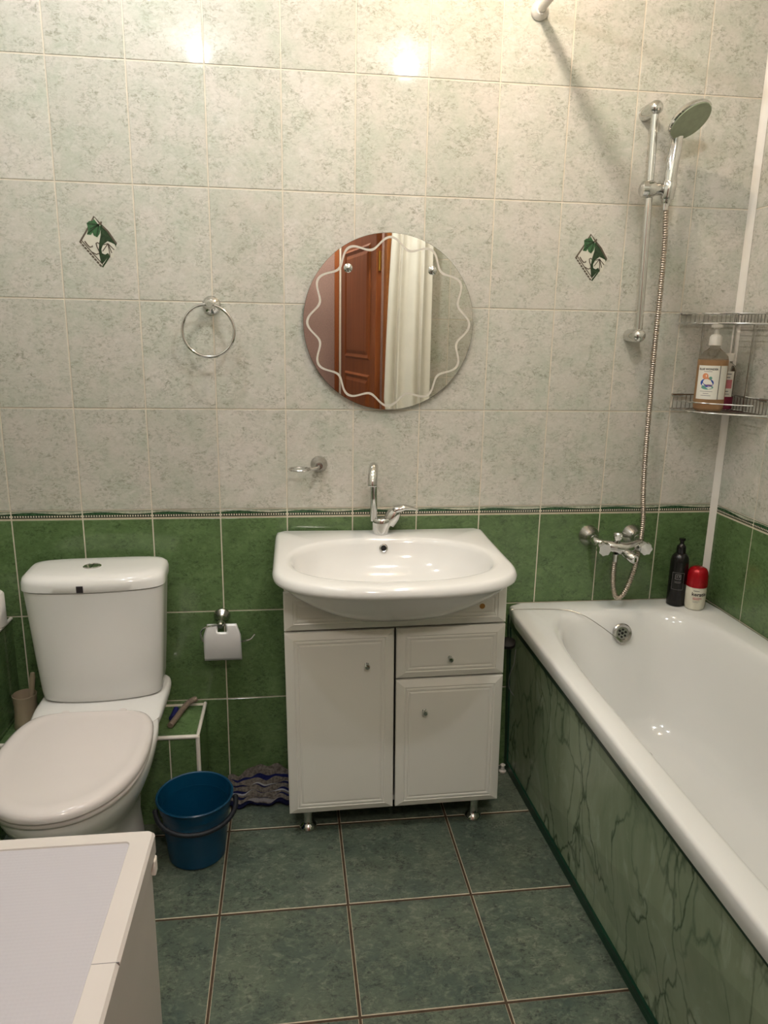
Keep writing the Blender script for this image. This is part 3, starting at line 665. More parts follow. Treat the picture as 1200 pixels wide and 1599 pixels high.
for x in (1.573, 1.707):
    c0 = Vector((x, -0.088, 0.815)); hx = Vector((0.0, -1, -0.12)).normalized()
    G().lathe([(0.011, -0.018), (0.012, 0.0), (0.010, 0.012)], c0, hx, 18).build('valve_stem', MT['chrome'], mx)
    R1 = []
    e1 = Vector((1, 0, 0)); e2 = hx.cross(e1)
    for d, sc in ((0.010, 0.80), (0.014, 0.98), (0.030, 1.0), (0.034, 0.93), (0.0345, 0.2)):
        R1.append([c0 + hx * d + (e1 * math.cos(2 * PI * k / 48) + e2 * math.sin(2 * PI * k / 48)) * sc * (0.0205 + 0.0014 * math.cos(7 * 2 * PI * k / 48)) for k in range(48)])
    G().loft(R1).build('handle', MT['chrome'], mx, angle=35)
G().lathe([(0.009, 0.0), (0.009, 0.012), (0.013, 0.016), (0.014, 0.034), (0.011, 0.038), (0.002, 0.039)], (1.622, -0.096, 0.822), (0, 0, 1), 14).build('diverter_knob', MT['chrome'], mx, angle=20)
G().lathe([(0.013, 0.0), (0.0155, 0.012), (0.0155, 0.044), (0.013, 0.048)], (1.642, -0.108, 0.800), (0.35, -0.95, -0.28), 22).build('spout', MT['chrome'], mx)
G().lathe([(0.012, 0.0), (0.012, 0.016), (0.009, 0.018)], (1.655, -0.142, 0.796), (0, 0, -1), 20).build('aerator', MT['chrome'], mx)

# ---------------------------------------------------------------- corner wire rack
rk = thing('corner_rack', (1.97, -0.02, 1.235), 'two-tier chrome wire corner rack above the bathtub', 'rack')
def tier(zb, zt_, nm, flipped=False):
    a = Vector((1.792, -0.012, 0)); b = Vector((1.978, -0.222, 0)); c = Vector((1.978, -0.012, 0))
    arc = smoothpath([(a.x, a.y, 0), (1.800, -0.075, 0), (1.838, -0.138, 0), (1.905, -0.190, 0), (b.x, b.y, 0)], 7)
    def at(z): return lambda p: Vector((p.x, p.y, z))
    gg = G()
    for z in (zb, zt_):
        gg.tube([at(z)(a), at(z)(c), at(z)(b)], 0.0028, 8)
    gg.tube([at(zb)(p) for p in arc], 0.0026, 8)
    zm = zb + (zt_ - zb) * 0.62
    gg.build(nm, MT['chrome'], rk)
    # front guard
    q = [at(zb + 0.028)(p) for p in arc[4:-4]]
    G().tube(q, 0.0020, 8).build('guard_rail', MT['chrome'], rk)
    gb = G()
    for k in range(13):
        f = (k + 0.5) / 13; p = a.lerp(c, f); gb.tube([at(zb)(p), at(zt_)(p)], 0.0015, 6)
        p = c.lerp(b, f); gb.tube([at(zb)(p), at(zt_)(p)], 0.0015, 6)
    # shelf wires run at 45 degrees between wall rails and front curve
    for k in range(1, 15):
        f = k / 15; p = a.lerp(c, f); 
        q0 = at(zb)(p); d = Vector((0, -1, 0)); best = None
        for s0, s1 in zip(arc, arc[1:]):
            if (s0.x - p.x) * (s1.x - p.x) <= 0 and abs(s1.x - s0.x) > 1e-9: best = s0.lerp(s1, (p.x - s0.x) / (s1.x - s0.x))
        if best is not None: gb.tube([q0, at(zb)(best)], 0.0015, 6)
    o = gb.build('rack_wires', MT['chrome_dull'], rk)
    for P_ in ([a.lerp(c, 0.02), a.lerp(c, 0.2)], [c.lerp(b, 0.8), c.lerp(b, 0.98)]):
        G().tube([at(zt_ - 0.001)(P_[0]), at(zt_ - 0.001)(P_[1])], 0.0055, 10).build('mounting_clip', MT['chrome_dull'], rk)
tier(1.236, 1.280, 'shelf_frame')
tier(1.494, 1.524, 'shelf_frame')
for p_ in ((1.978, -0.105), (1.976, -0.014), (1.872, -0.012)):
    G().cyl((p_[0], p_[1], 1.236), (p_[0], p_[1], 1.524), 0.0026, n=8).build('upright', MT['chrome_dull'], rk)

# wrap flat artwork round a bottle
def wrap(gg, vs, fs, cx, cy, r, ang, z0, sx=1.0, push=0.0, sy=None):
    """x -> round the bottle, y -> up; ang is the facing angle"""
    out = []
    for x, y, z in vs:
        a = ang + x * sx / r
        out.append((cx + (r + push) * math.cos(a), cy + (r + push) * (sy or 1.0) * math.sin(a), z0 + y))
    gg.add(out, fs)
def rect(w, h, x=0, y=0, n=10):
    vs = []; 
    for i in range(n + 1): 
        for s_ in (-0.5, 0.5): vs.append((x + (i / n - 0.5) * w, y + s_ * h, 0))
    return vs, [(2 * i, 2 * i + 2, 2 * i + 3, 2 * i + 1) for i in range(n)]
def disc(a, b, x, y, n=20): return [(x + a * math.cos(2 * PI * k / n), y + b * math.sin(2 * PI * k / n), 0) for k in range(n)], [tuple(range(n))]

# large soap bottle on lower tier
BX, BY, BZ = 1.866, -0.098, 1.2395
bt = thing('soap_bottle', (BX, BY, BZ), 'large clear pump bottle of amber liquid with white picture label on the corner rack', 'bottle')
G().lathe([(0.001, 0), (0.036, 0.0), (0.0415, 0.005), (0.043, 0.02), (0.043, 0.148), (0.040, 0.160), (0.030, 0.172), (0.019, 0.180), (0.0145, 0.186), (0.0140, 0.196)], (BX, BY, BZ), n=36, cap0=True, cap1=False).build('bottle_shell', MT['clear'], bt)
G().lathe([(0.034, 0.003), (0.040, 0.008), (0.0415, 0.02), (0.0415, 0.150), (0.001, 0.150)], (BX, BY, BZ), n=36).build('liquid', MT['amber'], bt)
G().lathe([(0.0175, 0.192), (0.018, 0.196), (0.0175, 0.216), (0.013, 0.222), (0.0075, 0.224), (0.006, 0.238), (0.010, 0.242), (0.0165, 0.243), (0.0165, 0.250), (0.010, 0.252)], (BX, BY, BZ), n=24).build('pump_cap', MT['trim_white'], bt)
fa_ = math.atan2(-2.08, 0.62 - 1.866) - 0.12
lb = G(); wrap(lb, *rect(0.096, 0.098), BX, BY, 0.0434, fa_ + 0.25, BZ + 0.085); lab = lb.build('label', MT['label'], bt, fixn=False)
art = G(); FA = fa_ - 0.12
def A(mi, geo, push): art.cur = mi; wrap(art, geo[0], geo[1], BX, BY, 0.0434, FA, BZ + 0.085, push=push)
A(0, disc(0.0085, 0.009, -0.006, 0.018), 0.0003); A(0, disc(0.005, 0.005, 0.004, 0.010), 0.0003)
A(1, disc(0.019, 0.0125, 0.000, -0.001), 0.0005); A(4, disc(0.010, 0.008, -0.001, 0.002), 0.0008)
A(2, disc(0.017, 0.0065, 0.002, -0.014), 0.0006); A(3, disc(0.010, 0.0022, 0.006, -0.008), 0.0009); A(5, disc(0.0045, 0.0045, 0.009, 0.013), 0.0004)
A(6, rect(0.0022, 0.098, 0.034, 0, 2), 0.0004)
vs, fs = text_geo('BLUE WONDER', 0.0078); A(6, (vs, fs), 0.0005); art.v[-len(vs):] = [(a, b, c + 0.036) for a, b, c in art.v[-len(vs):]]
for w_, y_ in ((0.024, 0.032), (0.036, -0.026), (0.016, -0.032), (0.028, -0.038)): A(7, rect(w_, 0.0014, 0, y_, 4), 0.0004)
art.build('label_print', [MT['ink_orange'], MT['ink_blue'], MT['ink_teal'], MT['ink_purple'], MT['label'], MT['ink_teal'], MT['ink'], MT['ink_grey']], lab, smooth=False, fixn=False)

# small bottle behind
SX, SY, SZ = 1.940, -0.058, 1.2395
b2 = thing('shampoo_bottle', (SX, SY, SZ), 'small clear bottle with white cap and pink liquid behind the large pump bottle', 'bottle')
G().lathe([(0.001, 0), (0.022, 0.0), (0.025, 0.004), (0.025, 0.118), (0.021, 0.132), (0.012, 0.140), (0.011, 0.150)], (SX, SY, SZ), n=28, cap1=False).build('bottle_shell', MT['clear'], b2)
G().lathe([(0.020, 0.002), (0.0237, 0.006), (0.0237, 0.040), (0.001, 0.040)], (SX, SY, SZ), n=28).build('liquid', MT['pink'], b2)
G().lathe([(0.0165, 0.146), (0.017, 0.150), (0.0168, 0.166), (0.015, 0.169)], (SX, SY, SZ), n=24).build('cap', MT['trim_white'], b2)
lb = G(); f2 = math.atan2(-2.1, 0.62 - SX); wrap(lb, *rect(0.040, 0.076), SX, SY, 0.0254, f2 + 0.1, SZ + 0.078); l2 = lb.build('label', MT['label'], b2, fixn=False)
art = G(); FA = f2 + 0.1
for mi, w_, h_, y_ in ((0, 0.022, 0.003, 0.030), (0, 0.016, 0.003, 0.020), (1, 0.030, 0.026, 0.000), (0, 0.014, 0.003, -0.022), (0, 0.02, 0.002, -0.030)):
    art.cur = mi; wrap(art, *rect(w_, h_, 0, y_, 6), SX, SY, 0.0254, FA, SZ + 0.078, push=0.0004)
art.build('label_print', [MT['ink_grey'], MT['ink_pink']], l2, smooth=False, fixn=False)

# bottles on tub rim
KX, KY, KZ = 1.857, -0.062, 0.6035
b3 = thing('black_bottle', (KX, KY, KZ), 'tall black bottle with silver square logo on the bathtub corner', 'bottle')
G().lathe([(0.024, 0.0), (0.0275, 0.003), (0.0285, 0.02), (0.0285, 0.148), (0.026, 0.163), (0.019, 0.173), (0.0145, 0.176), (0.0145, 0.176)], (KX, KY, KZ), n=32).build('bottle_body', MT['black'], b3)
G().lathe([(0.0145, 0.176), (0.0150, 0.178), (0.0140, 0.198), (0.009, 0.203), (0.006, 0.208), (0.0068, 0.216), (0.0105, 0.219), (0.0100, 0.224), (0.002, 0.225)], (KX, KY, KZ), n=24).build('cap', MT['black'], b3)
art = G(); f3 = math.atan2(-2.1, 0.62 - KX) + 0.02
def A(geo, dy=0): wrap(art, [(x, y + dy, z) for x, y, z in geo[0]], geo[1], KX, KY, 0.0285, f3, KZ + 0.085, push=0.0004)
for w_, h_, x_, y_ in ((0.036, 0.0007, 0, 0.030), (0.036, 0.0007, 0, -0.026), (0.0007, 0.056, -0.018, 0.002), (0.0007, 0.056, 0.018, 0.002),
                       (0.016, 0.0016, 0, 0.0245), (0.016, 0.0016, 0, 0.0085), (0.0016, 0.016, -0.008, 0.0165), (0.0016, 0.016, 0.008, 0.0165),
                       (0.020, 0.0012, 0, 0.001), (0.018, 0.0012, 0, -0.003)): A(rect(w_, h_, x_, y_, 6))
A(text_geo('17', 0.0125), 0.0125)
art.build('label_print', MT['ink_grey'], b3, smooth=False, fixn=False)
QX, QY, QZ = 1.903, -0.098, 0.6035
b4 = thing('shampoo_bottle', (QX, QY, QZ), 'short cream bottle with big red domed cap beside the black bottle', 'bottle')
G().lathe([(0.024, 0.0), (0.0285, 0.003), (0.0305, 0.015), (0.0315, 0.045), (0.0310, 0.078), (0.029, 0.083)], (QX, QY, QZ), n=36).build('bottle_body', MT['bottle_cream'], b4)
G().lathe([(0.0318, 0.076), (0.0325, 0.078), (0.0320, 0.108), (0.030, 0.124), (0.025, 0.134), (0.016, 0.139), (0.001, 0.140)], (QX, QY, QZ), n=36).build('domed_cap', MT['red'], b4)
art = G(); f4 = math.atan2(-2.1, 0.62 - QX) + 0.38
def A(mi, geo, dy=0): art.cur = mi; wrap(art, [(x, y + dy, z) for x, y, z in geo[0]], geo[1], QX, QY, 0.0315, f4, QZ + 0.05, push=0.0006)
A(0, text_geo('keratin', 0.0165), 0.0)
A(1, rect(0.018, 0.002, -0.010, 0.0165, 4)); A(2, rect(0.026, 0.0014, -0.006, -0.006, 5)); A(2, rect(0.028, 0.0014, -0.005, -0.009, 5)); A(2, rect(0.020, 0.0014, -0.009, -0.012, 5))
A(1, rect(0.022, 0.0008, -0.008, -0.018, 5)); A(1, rect(0.016, 0.0008, -0.010, -0.021, 5))
art.build('label_print', [MT['ink'], MT['ink_grey'], MT['ink_pink']], b4, smooth=False, fixn=False)

# ---------------------------------------------------------------- tiled boxing behind the toilet and the ledge
BXX, BYY, BZZ = 0.334, -0.205, 0.290
LX, LZ = -0.228, 0.597
bxo = thing('tiled_pipe_box', (0.05, -0.1, 0), 'low green-tiled pipe boxing with white edge strips behind the toilet', 'ledge')
G().box(LX + 0.004, BXX - 0.003, BYY + 0.003, -0.0005, 0, BZZ - 0.003).build('core', MT['grout'], bxo, smooth=False)
def bt_(x0, y0, z0, w, h, rot): 
    o = put_tile(bxo, (x0, y0, z0), w - J, h - J, MT['tile_green'], rot, thick=0.0028); return o
for x0, x1 in ((-0.228, -0.15), (-0.15, 0.05), (0.05, 0.25), (0.25, BXX - 0.006)):
    bt_(x0 + J / 2, BYY, 0.002, x1 - x0, BZZ - 0.008, (0, 0, 0))
for x0, x1 in ((-0.228, -0.06), (-0.06, 0.14), (0.14, BXX - 0.006)):
    bt_(x0 + J / 2, -0.003 - 0.012, BZZ, x1 - x0, 0.180, (PI / 2, 0, 0)).rotation_euler = (-PI / 2, 0, 0)
for o in [c for c in bxo.children if c.name.startswith('tile')]:
    if abs(o.rotation_euler.x) > 1: o.location.y = BYY + 0.008 - bxo.location.y
bt_(BXX, BYY + 0.007, 0.002, -BYY - 0.008, BZZ - 0.008, (0, 0, PI / 2))
def strip(p0, p1, par, r=0.0055): return G().tube([p0, p1], r, 10).build('edge_strip', MT['trim_white'], par)
strip((LX, BYY + 0.003, BZZ - 0.003), (BXX - 0.002, BYY + 0.003, BZZ - 0.003), bxo, 0.0065); strip((BXX - 0.003, BYY + 0.003, BZZ - 0.003), (BXX - 0.003, -0.002, BZZ - 0.003), bxo); strip((BXX - 0.003, BYY + 0.003, 0.0), (BXX - 0.003, BYY + 0.003, BZZ - 0.003), bxo, 0.0065)
lg = thing('tiled_ledge', (-0.31, -0.6, 0), 'green-tiled ledge with pale edge along the left wall holding the paper roll', 'ledge')
G().box(XL + 0.001, LX - 0.003, -1.30, -0.0005, 0, LZ - 0.003).build('core', MT['grout'], lg, smooth=False)
for k in range(7):
    y1 = -0.2 * k; y0 = max(y1 - 0.2, -1.3)
    for z0, h in ((0.0, 0.2986), (0.2986, LZ - 0.2986 - 0.006)):
        put_tile(lg, (LX, y0 + J / 2, z0 + 0.002), y1 - y0 - J - 0.001, h - J, MT['tile_green'], (0, 0, PI / 2), thick=0.0028)
    o = put_tile(lg, (XL + 0.002, y0 + J / 2, LZ), LX - XL - 0.012, y1 - y0 - J - 0.001, MT['tile_green'], (-PI / 2, 0, 0), thick=0.0028)
strip((LX - 0.003, -1.3, LZ - 0.003), (LX - 0.003, -0.001, LZ - 0.003), lg)
# paper roll
pr = thing('toilet_paper_roll', (-0.270, -0.066, LZ), 'white toilet paper roll standing on the green ledge at the left', 'paper roll')
G().lathe([(0.022, 0.0), (0.047, 0.0), (0.050, 0.003), (0.050, 0.094), (0.046, 0.099), (0.023, 0.100), (0.022, 0.096), (0.022, 0.0)], (-0.270, -0.066, LZ + 0.0005), n=40, cap0=False, cap1=False).build('paper', MT['paper'], pr)
G().lathe([(0.0215, 0.0), (0.0215, 0.098)], (-0.270, -0.066, LZ + 0.0008), n=24, cap0=False, cap1=False).build('cardboard_core', MT['brush_cream'], pr)
# brush holder
bh = thing('toilet_brush', (-0.172, -0.115, BZZ), 'beige toilet brush in a flared plastic cup left of the cistern', 'toilet brush')
G().lathe([(0.034, 0.0), (0.036, 0.004), (0.033, 0.03), (0.031, 0.07), (0.034, 0.105), (0.033, 0.106), (0.0295, 0.07), (0.030, 0.01), (0.002, 0.008)], (-0.176, -0.105, BZZ + 0.001), n=32).build('cup', MT['brush_cream'], bh)
G().lathe([(0.006, 0.0), (0.007, 0.06), (0.0085, 0.135), (0.006, 0.15)], (-0.168, -0.103, BZZ + 0.02), (0.12, 0.05, 1), 14).build('brush_handle', MT['brush_cream'], bh)
# braided hose on the boxing
hz = BZZ + 0.001
fh = thing('flexible_water_hose', (0.25, -0.08, hz), 'short braided flexible water hose lying on the green boxing beside the cistern', 'hose')
hp = smoothpath([(0.246, -0.158, hz + 0.010), (0.256, -0.120, hz + 0.010), (0.268, -0.075, hz + 0.013), (0.285, -0.035, hz + 0.018), (0.305, -0.016, hz + 0.020)], 10)
G().tube(hp, [0.0095 if i % 2 else 0.0085 for i in range(len(hp))], 12).build('braid', plain('grey_braid', (150, 132, 116), 0.5, metal=0.3, var=0.15, scale=300), fh)
G().tube(smoothpath([(0.244, -0.115, hz + 0.010), (0.247, -0.09, hz + 0.010), (0.250, -0.062, hz + 0.012)], 4), 0.009, 12).build('blue_end', plain('dark_blue_cap', (26, 28, 90), 0.5), fh)

# ---------------------------------------------------------------- toilet
tt = thing('toilet', (0.077, -0.40, 0), 'white close-coupled toilet with closed lid at the left wall', 'toilet')
CXT = 0.074
def egg(z, w, yb, yf, wb=0.80, N=72, n=2.3):
    """egg outline: yb back, yf front, w half width"""
    ymid = yb + (yf - yb) * 0.42; R = []
    for k in range(N):
        t = 2 * PI * k / N; c, s = math.cos(t), math.sin(t)
        if s < 0:
            q = (abs(c) ** 2.15 + abs(s) ** 2.15) ** (-1 / 2.15); R.append((CXT + w * c * q, ymid + (ymid - yf) * s * q, z))
        else:
            q = (abs(c) ** 5 + abs(s) ** 5) ** (-1 / 5); yy = s * q
            R.append((CXT + w * c * q * (1 - (1 - wb) * max(0, yy) ** 1.6), ymid + (yb - ymid) * yy, z))
    return R
# pan
rings = [egg(0.0, 0.125, -0.26, -0.565, 0.9), egg(0.012, 0.128, -0.255, -0.57, 0.9), egg(0.06, 0.120, -0.255, -0.56, 0.9), egg(0.14, 0.112, -0.255, -0.56, 0.92), egg(0.21, 0.118, -0.25, -0.59, 0.95), egg(0.27, 0.140, -0.23, -0.65, 0.95), egg(0.315, 0.160, -0.215, -0.70, 0.93), egg(0.35, 0.172, -0.21, -0.728, 0.92),
         egg(0.375, 0.177, -0.21, -0.74, 0.92), egg(0.392, 0.178, -0.21, -0.742, 0.92), egg(0.400, 0.174, -0.214, -0.738, 0.92), egg(0.402, 0.15, -0.24, -0.70, 0.92)]
G().loft(rings).build('pan', MT['ceramic'], tt, angle=60)
deck = []
for z, w, yb, yf in ((0.298, 0.10, -0.06, -0.27), (0.31, 0.13, -0.05, -0.29), (0.34, 0.155, -0.042, -0.305), (0.38, 0.172, -0.035, -0.32), (0.402, 0.176, -0.030, -0.325), (0.412, 0.173, -0.034, -0.285), (0.417, 0.166, -0.040, -0.235)):
    deck.append(sup(CXT - 0.004, (yb + yf) / 2, z, w, abs(yb - yf) / 2, 6, 72))
G().loft(deck).build('rear_deck', MT['ceramic'], tt, angle=60)
# seat and lid
R = [egg(0.402, 0.172, -0.315, -0.735, 0.9), egg(0.404, 0.178, -0.312, -0.748, 0.9), egg(0.412, 0.180, -0.310, -0.751, 0.9), egg(0.418, 0.177, -0.312, -0.748, 0.9)]
G().loft(R).build('seat', MT['seat_plastic'], tt, angle=50)
R = [egg(0.4195, 0.176, -0.308, -0.748, 0.9), egg(0.4215, 0.181, -0.305, -0.756, 0.9), egg(0.431, 0.182, -0.304, -0.757, 0.9), egg(0.4395, 0.178, -0.307, -0.752, 0.9), egg(0.4435, 0.170, -0.314, -0.742, 0.9),
     egg(0.4445, 0.156, -0.322, -0.722, 0.9), egg(0.4430, 0.151, -0.325, -0.715, 0.9), egg(0.4425, 0.13, -0.345, -0.68, 0.9), egg(0.4440, 0.05, -0.42, -0.58, 0.9)]
G().loft(R).build('lid', MT['seat_plastic'], tt, angle=60)
for s_ in (-1, 1):
    G().lathe([(0.012, 0), (0.013, 0.02), (0.010, 0.032)], (CXT + s_ * 0.075, -0.300, 0.404), n=18).build('hinge', MT['seat_plastic'], tt)
# cistern, turned a few degrees
rotT = Matrix.Translation((0.0655, -0.13, 0)) @ Matrix.Rotation(math.radians(3.6), 4, 'Z')
def tr_ring(z, w, yb, yf, n=7, bow=0.022):
    R = []
    for x, y, zz in sup(0, (yb + yf) / 2, z, w, (yb - yf) / 2, n, 96):
        if y < (yb + yf) / 2: y -= bow * (1 - (x / w) ** 2) * min(1, ((yb + yf) / 2 - y) / ((yb - yf) / 2))
        R.append(Vector((x, y, zz)))
    return [tuple(rotT @ p) for p in R]
tank = [tr_ring(0.418, 0.155, 0.085, -0.060), tr_ring(0.424, 0.163, 0.088, -0.066), tr_ring(0.45, 0.166, 0.09, -0.070), tr_ring(0.55, 0.173, 0.092, -0.077), tr_ring(0.65, 0.179, 0.094, -0.082), tr_ring(0.74, 0.185, 0.096, -0.086), tr_ring(0.752, 0.1855, 0.096, -0.087)]
G().loft(tank).build('cistern', MT['ceramic'], tt, angle=50)
ld_ = [tr_ring(0.7535, 0.184, 0.096, -0.086), tr_ring(0.756, 0.1895, 0.098, -0.090), tr_ring(0.775, 0.1905, 0.098, -0.090, 6), tr_ring(0.786, 0.188, 0.095, -0.086, 5.5), tr_ring(0.7935, 0.179, 0.087, -0.075, 5), tr_ring(0.7965, 0.162, 0.075, -0.060, 4.5), tr_ring(0.7985, 0.10, 0.045, -0.03, 3.5), tr_ring(0.7985, 0.03, 0.012, -0.01, 2, 0)]
lid_ = G().loft(ld_).build('cistern_lid', MT['ceramic'], tt, angle=60)
bc = rotT @ Vector((-0.010, -0.012, 0.798))
bu = G().lathe([(0.0235, -0.002), (0.0245, 0.002), (0.0215, 0.004), (0.0195, 0.0025), (0.001, 0.0035)], bc, n=32).build('flush_button', MT['chrome'], lid_)
G().box(bc.x - 0.0006, bc.x + 0.0006, bc.y - 0.019, bc.y + 0.019, bc.z + 0.001, bc.z + 0.0042).build('button_split', MT['darkgap'], bu, smooth=False)
fp = rotT @ Vector((-0.026, -0.1135, 0))
G().box(fp.x - 0.0085, fp.x + 0.0085, fp.y - 0.0010, fp.y + 0.004, 0.757, 0.775).build('sticker', MT['ink'], lid_, smooth=False)['label'] = 'small black square sticker'

# ---------------------------------------------------------------- bucket
bk = thing('bucket', (0.335, -0.345, 0), 'blue plastic bucket with dark handle on the floor beside the toilet', 'bucket')
bkx, bky, bh_ = 0.336, -0.337, 0.188
G().lathe([(0.001, 0.0), (0.073, 0.0), (0.079, 0.004), (0.084, 0.06), (0.093, bh_ - 0.035), (0.097, bh_ - 0.034), (0.100, bh_ - 0.006), (0.105, bh_ - 0.004), (0.1065, bh_), (0.104, bh_ + 0.003), (0.100, bh_ + 0.001), (0.094, bh_ - 0.03), (0.082, 0.06), (0.075, 0.008), (0.001, 0.006)], (bkx, bky, 0.001), n=56, cap0=False, cap1=False).build('pail', MT['blue'], bk)
hd = []
for k in range(33):
    a = PI * k / 32; x = math.cos(a) * 0.108; dn = math.sin(a)
    hd.append(Matrix.Rotation(0.22, 4, 'Z') @ Vector((x, -0.028 - 0.086 * dn ** 0.9, -0.014 - 0.034 * dn)))
hd = [Vector((bkx, bky, bh_)) + p for p in hd]
hd[0].y += 0.0
G().tube(hd, 0.0068, 10).build('handle', MT['navy'], bk)
for s_ in (0, -1):
    G().ball(hd[s_], 0.008, 12).build('handle_lug', MT['navy'], bk)

# ---------------------------------------------------------------- rag mat
rg_ = thing('rag_mat', (0.60, -0.08, 0), 'grey and blue striped woven rag mat on the floor against the wall beside the vanity', 'mat')
def rag(u, v):
    x = 0.395 + 0.222 * u; y = -0.010 - 0.142 * v + 0.006 * math.sin(u * 17 + 1)
    z = 0.010 + 0.018 * (1 - v) ** 2 * (0.4 + 0.6 * math.sin(2.2 * u + 0.2) ** 2) + 0.004 * math.sin(v * 34 + 2 * math.sin(u * 9)) + 0.003 * math.sin(u * 29 + v * 5) + 0.035 * max(0, 1 - v * 4) * max(0, math.sin((u - 0.15) * 4)) 
    return (x, y, z)
gr = G(); gr.grid(rag, 70, 40)
rgo = gr.build('woven_mat', MT['rag'], rg_, solid=0.006, fixn=False)
uvl = rgo.data.uv_layers.new(name='UVMap')
for lp in rgo.data.loops:
    i = lp.vertex_index; uvl.data[lp.index].uv = ((i % 71) / 70, (i // 71) / 40)

# ---------------------------------------------------------------- washing machine (front left)
wm = thing('washing_machine', (0.15, -1.53, 0), 'white washing machine with dimpled lid in the lower left corner', 'washing machine')
WX0, WX1, WY0, WY1, WZ = -0.15, 0.4485, -1.745, -1.372, 0.85
G().box(WX0, WX1 - 0.004, WY0, WY1 - 0.012, 0.02, WZ - 0.028).build('body', MT['washer'], wm, bevel=0.006)
fr = [[(WX0, WY0, z), (WX1 + dx, WY0, z), (WX1 + dx, WY1 + dx, z), (WX0, WY1 + dx, z)] for z, dx in ((WZ - 0.028, -0.003), (WZ - 0.004, 0.0), (WZ, -0.004))]
def rr_(x0, x1, y0, y1, r, z, n=6):
    out = []
    for cx_, cy_, a0 in ((x1 - r, y1 - r, 0), (x0 + r, y1 - r, PI / 2), (x0 + r, y0 + r, PI), (x1 - r, y0 + r, 1.5 * PI)):
        for k in range(n + 1): a = a0 + PI / 2 * k / n; out.append((cx_ + r * math.cos(a), cy_ + r * math.sin(a), z))
    return out
i0, i1, i2, i3 = WX0 + 0.028, WX1 - 0.026, WY0 + 0.04, WY1 - 0.020
G().loft([rr_(WX0, WX1, WY0, WY1, 0.008, WZ - 0.027), rr_(WX0, WX1, WY0, WY1, 0.008, WZ - 0.004), rr_(WX0 + 0.003, WX1 - 0.003, WY0 + 0.003, WY1 - 0.003, 0.007, WZ), rr_(i0, i1, i2, i3, 0.006, WZ), rr_(i0 + 0.0015, i1 - 0.0015, i2 + 0.0015, i3 - 0.0015, 0.005, WZ - 0.003)], True, False).build('lid_frame', MT['washer'], wm, angle=30)
G().loft([rr_(i0, i1, i2, i3, 0.006, WZ - 0.006), rr_(i0, i1, i2, i3, 0.006, WZ - 0.0018)]).build('lid_panel', MT['dimple'], wm, smooth=False)
G().box(WX1 - 0.026, WX1 + 0.0002, -1.5695, -1.569, WZ - 0.004, WZ + 0.0003).build('lid_seam', MT['ink_grey'], wm, smooth=False)
G().box(WX1 - 0.007, WX1 + 0.0015, -1.394, -1.381, WZ - 0.050, WZ - 0.029).build('rear_clip', MT['trim_white'], wm, bevel=0.002)
G().box(WX1 - 0.0055, WX1 - 0.002, WY0, -1.388, WZ - 0.0318, WZ - 0.0290).build('edge_bead', MT['trim_white'], wm, smooth=False)
for x in (WX0 + 0.05, WX1 - 0.05):
    for y in (WY0 + 0.05, WY1 - 0.05): G().lathe([(0.02, 0), (0.02, 0.008), (0.01, 0.01), (0.01, 0.025)], (x, y, 0), n=16).build('foot', MT['rubber'], wm)

# ---------------------------------------------------------------- what the mirror shows: door, frame, curtain, hall
g = G().box(DX0 - 0.012, DX0 + 0.02, YF - 0.12, YF + 0.012, 0, DZ).box(DX1 - 0.015, DX1 + 0.012, YF - 0.12, YF + 0.012, 0, DZ).box(DX0 - 0.012, DX1 + 0.012, YF - 0.12, YF + 0.012, DZ - 0.02, DZ + 0.012)
struct(g.build('trim_2', MT['wood_frame'], smooth=False, bevel=0.002))
dd = bpy.data.objects.new('door_1', None); C.objects.link(dd); dd.location = (1.085, YF - 0.13, 0); dd['kind'] = 'structure'
W_ = 0.72
dd.rotation_euler = (0, 0, math.radians(-101))
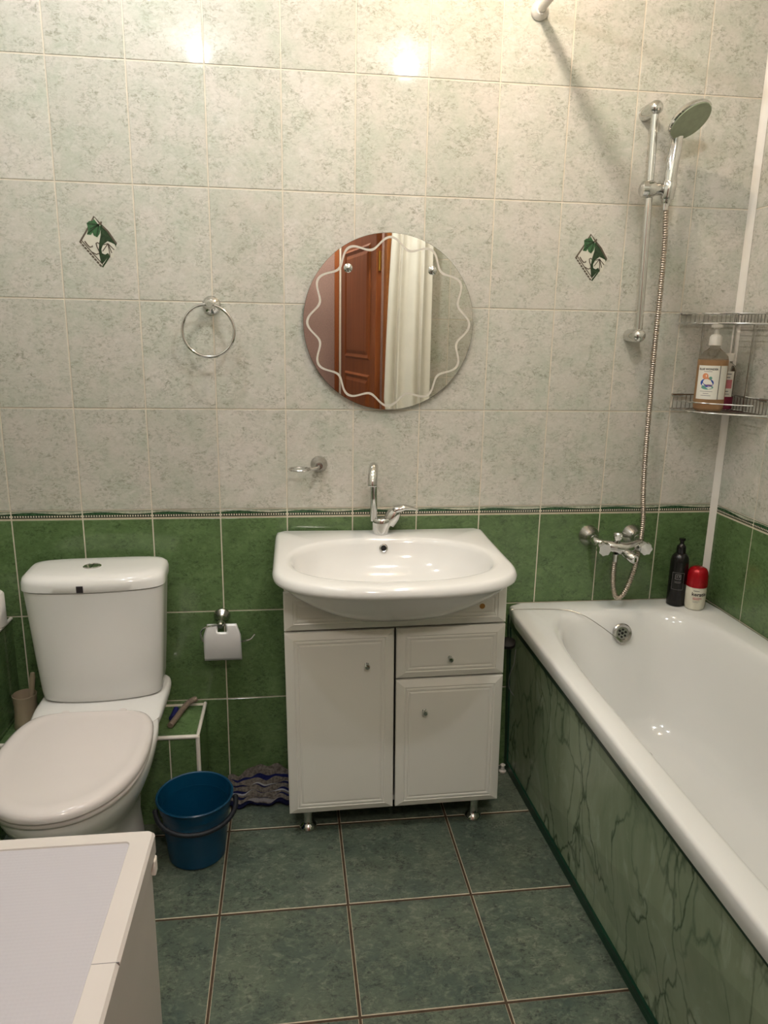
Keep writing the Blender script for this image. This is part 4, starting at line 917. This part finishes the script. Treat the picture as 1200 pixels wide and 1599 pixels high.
# local +x along the leaf; face toward -y/+y
def dpart(name, g, mat, **k): return g.build(name, mat, dd, local=True, **k)
dpart('door_leaf', G().box(0, W_, -0.02, 0.012, 0.01, 2.03), MT['wood'], smooth=False, bevel=0.003)
for z0, z1 in ((0.20, 1.22), (1.30, 1.92)):
    for s_, y0, y1 in ((1, 0.012, 0.020), (-1, -0.028, -0.020)):
        rings = [[(0.10 + i, y, z0 + i), (W_ - 0.10 - i, y, z0 + i), (W_ - 0.10 - i, y, z1 - i), (0.10 + i, y, z1 - i)] for i, y in ((0, (y0 if s_ > 0 else y1)), (0.012, (y1 if s_ > 0 else y0)), (0.03, (y0 + 0.002 if s_ > 0 else y1 - 0.002)), (0.05, (y1 if s_ > 0 else y0)))]
        dpart('door_panel', G().loft(rings), MT['wood'], smooth=False)
dpart('door_handle', G().cyl((W_ - 0.06, 0.012, 1.0), (W_ - 0.06, 0.05, 1.0), 0.009).cyl((W_ - 0.06, 0.048, 1.0), (W_ - 0.17, 0.048, 1.0), 0.008), MT['brass'])
for z in (0.3, 1.82): dpart('hinge', G().cyl((-0.008, -0.002, z - 0.05), (-0.008, -0.002, z + 0.05), 0.008), MT['brass'])
# hall door casing and pale strip
struct(G().box(0.917, 0.949, -3.2, -3.17, 0, 2.3).build('trim_3', MT['wood'], smooth=False, bevel=0.004))
struct(G().box(0.951, 0.963, -3.2, -3.18, 0, 2.3).build('trim_4', MT['trim_white'], smooth=False))
cu = thing('shower_curtain', (1.24, -1.60, 0.2), 'white pleated shower curtain bunched at the door end of the rail', 'curtain')
def curt(u, v):
    a = u * 2 * PI * 4.0
    x = 1.083 + 0.245 * u + 0.012 * math.sin(a * 0.5); y = -1.625 + 0.018 * math.sin(a) * (0.6 + 0.4 * v) + 0.01 * math.sin(v * 5 + u * 9)
    z = 2.285 - 2.06 * v
    t = max(0.0, min(1.0, (1.08 - z) / 0.2)); x = 1.328 - 0.043 * t - (1.328 - x) * (1 - 0.5 * t)
    return (x + (1.298 - x) * 0.25 * (1 - v) ** 3, y, z)
G().grid(curt, 110, 30).build('cloth', MT['curtain'], cu, solid=0.0015, angle=80, fixn=False)
for k in range(6):
    yk = -1.63 + 0.012 * k
    G().tube([(1.298 + 0.019 * math.cos(a), yk, 2.300 + 0.019 * math.sin(a)) for a in [2 * PI * i / 24 for i in range(24)]], 0.0018, 6, close=True).build('curtain_ring', MT['trim_white'], cu)
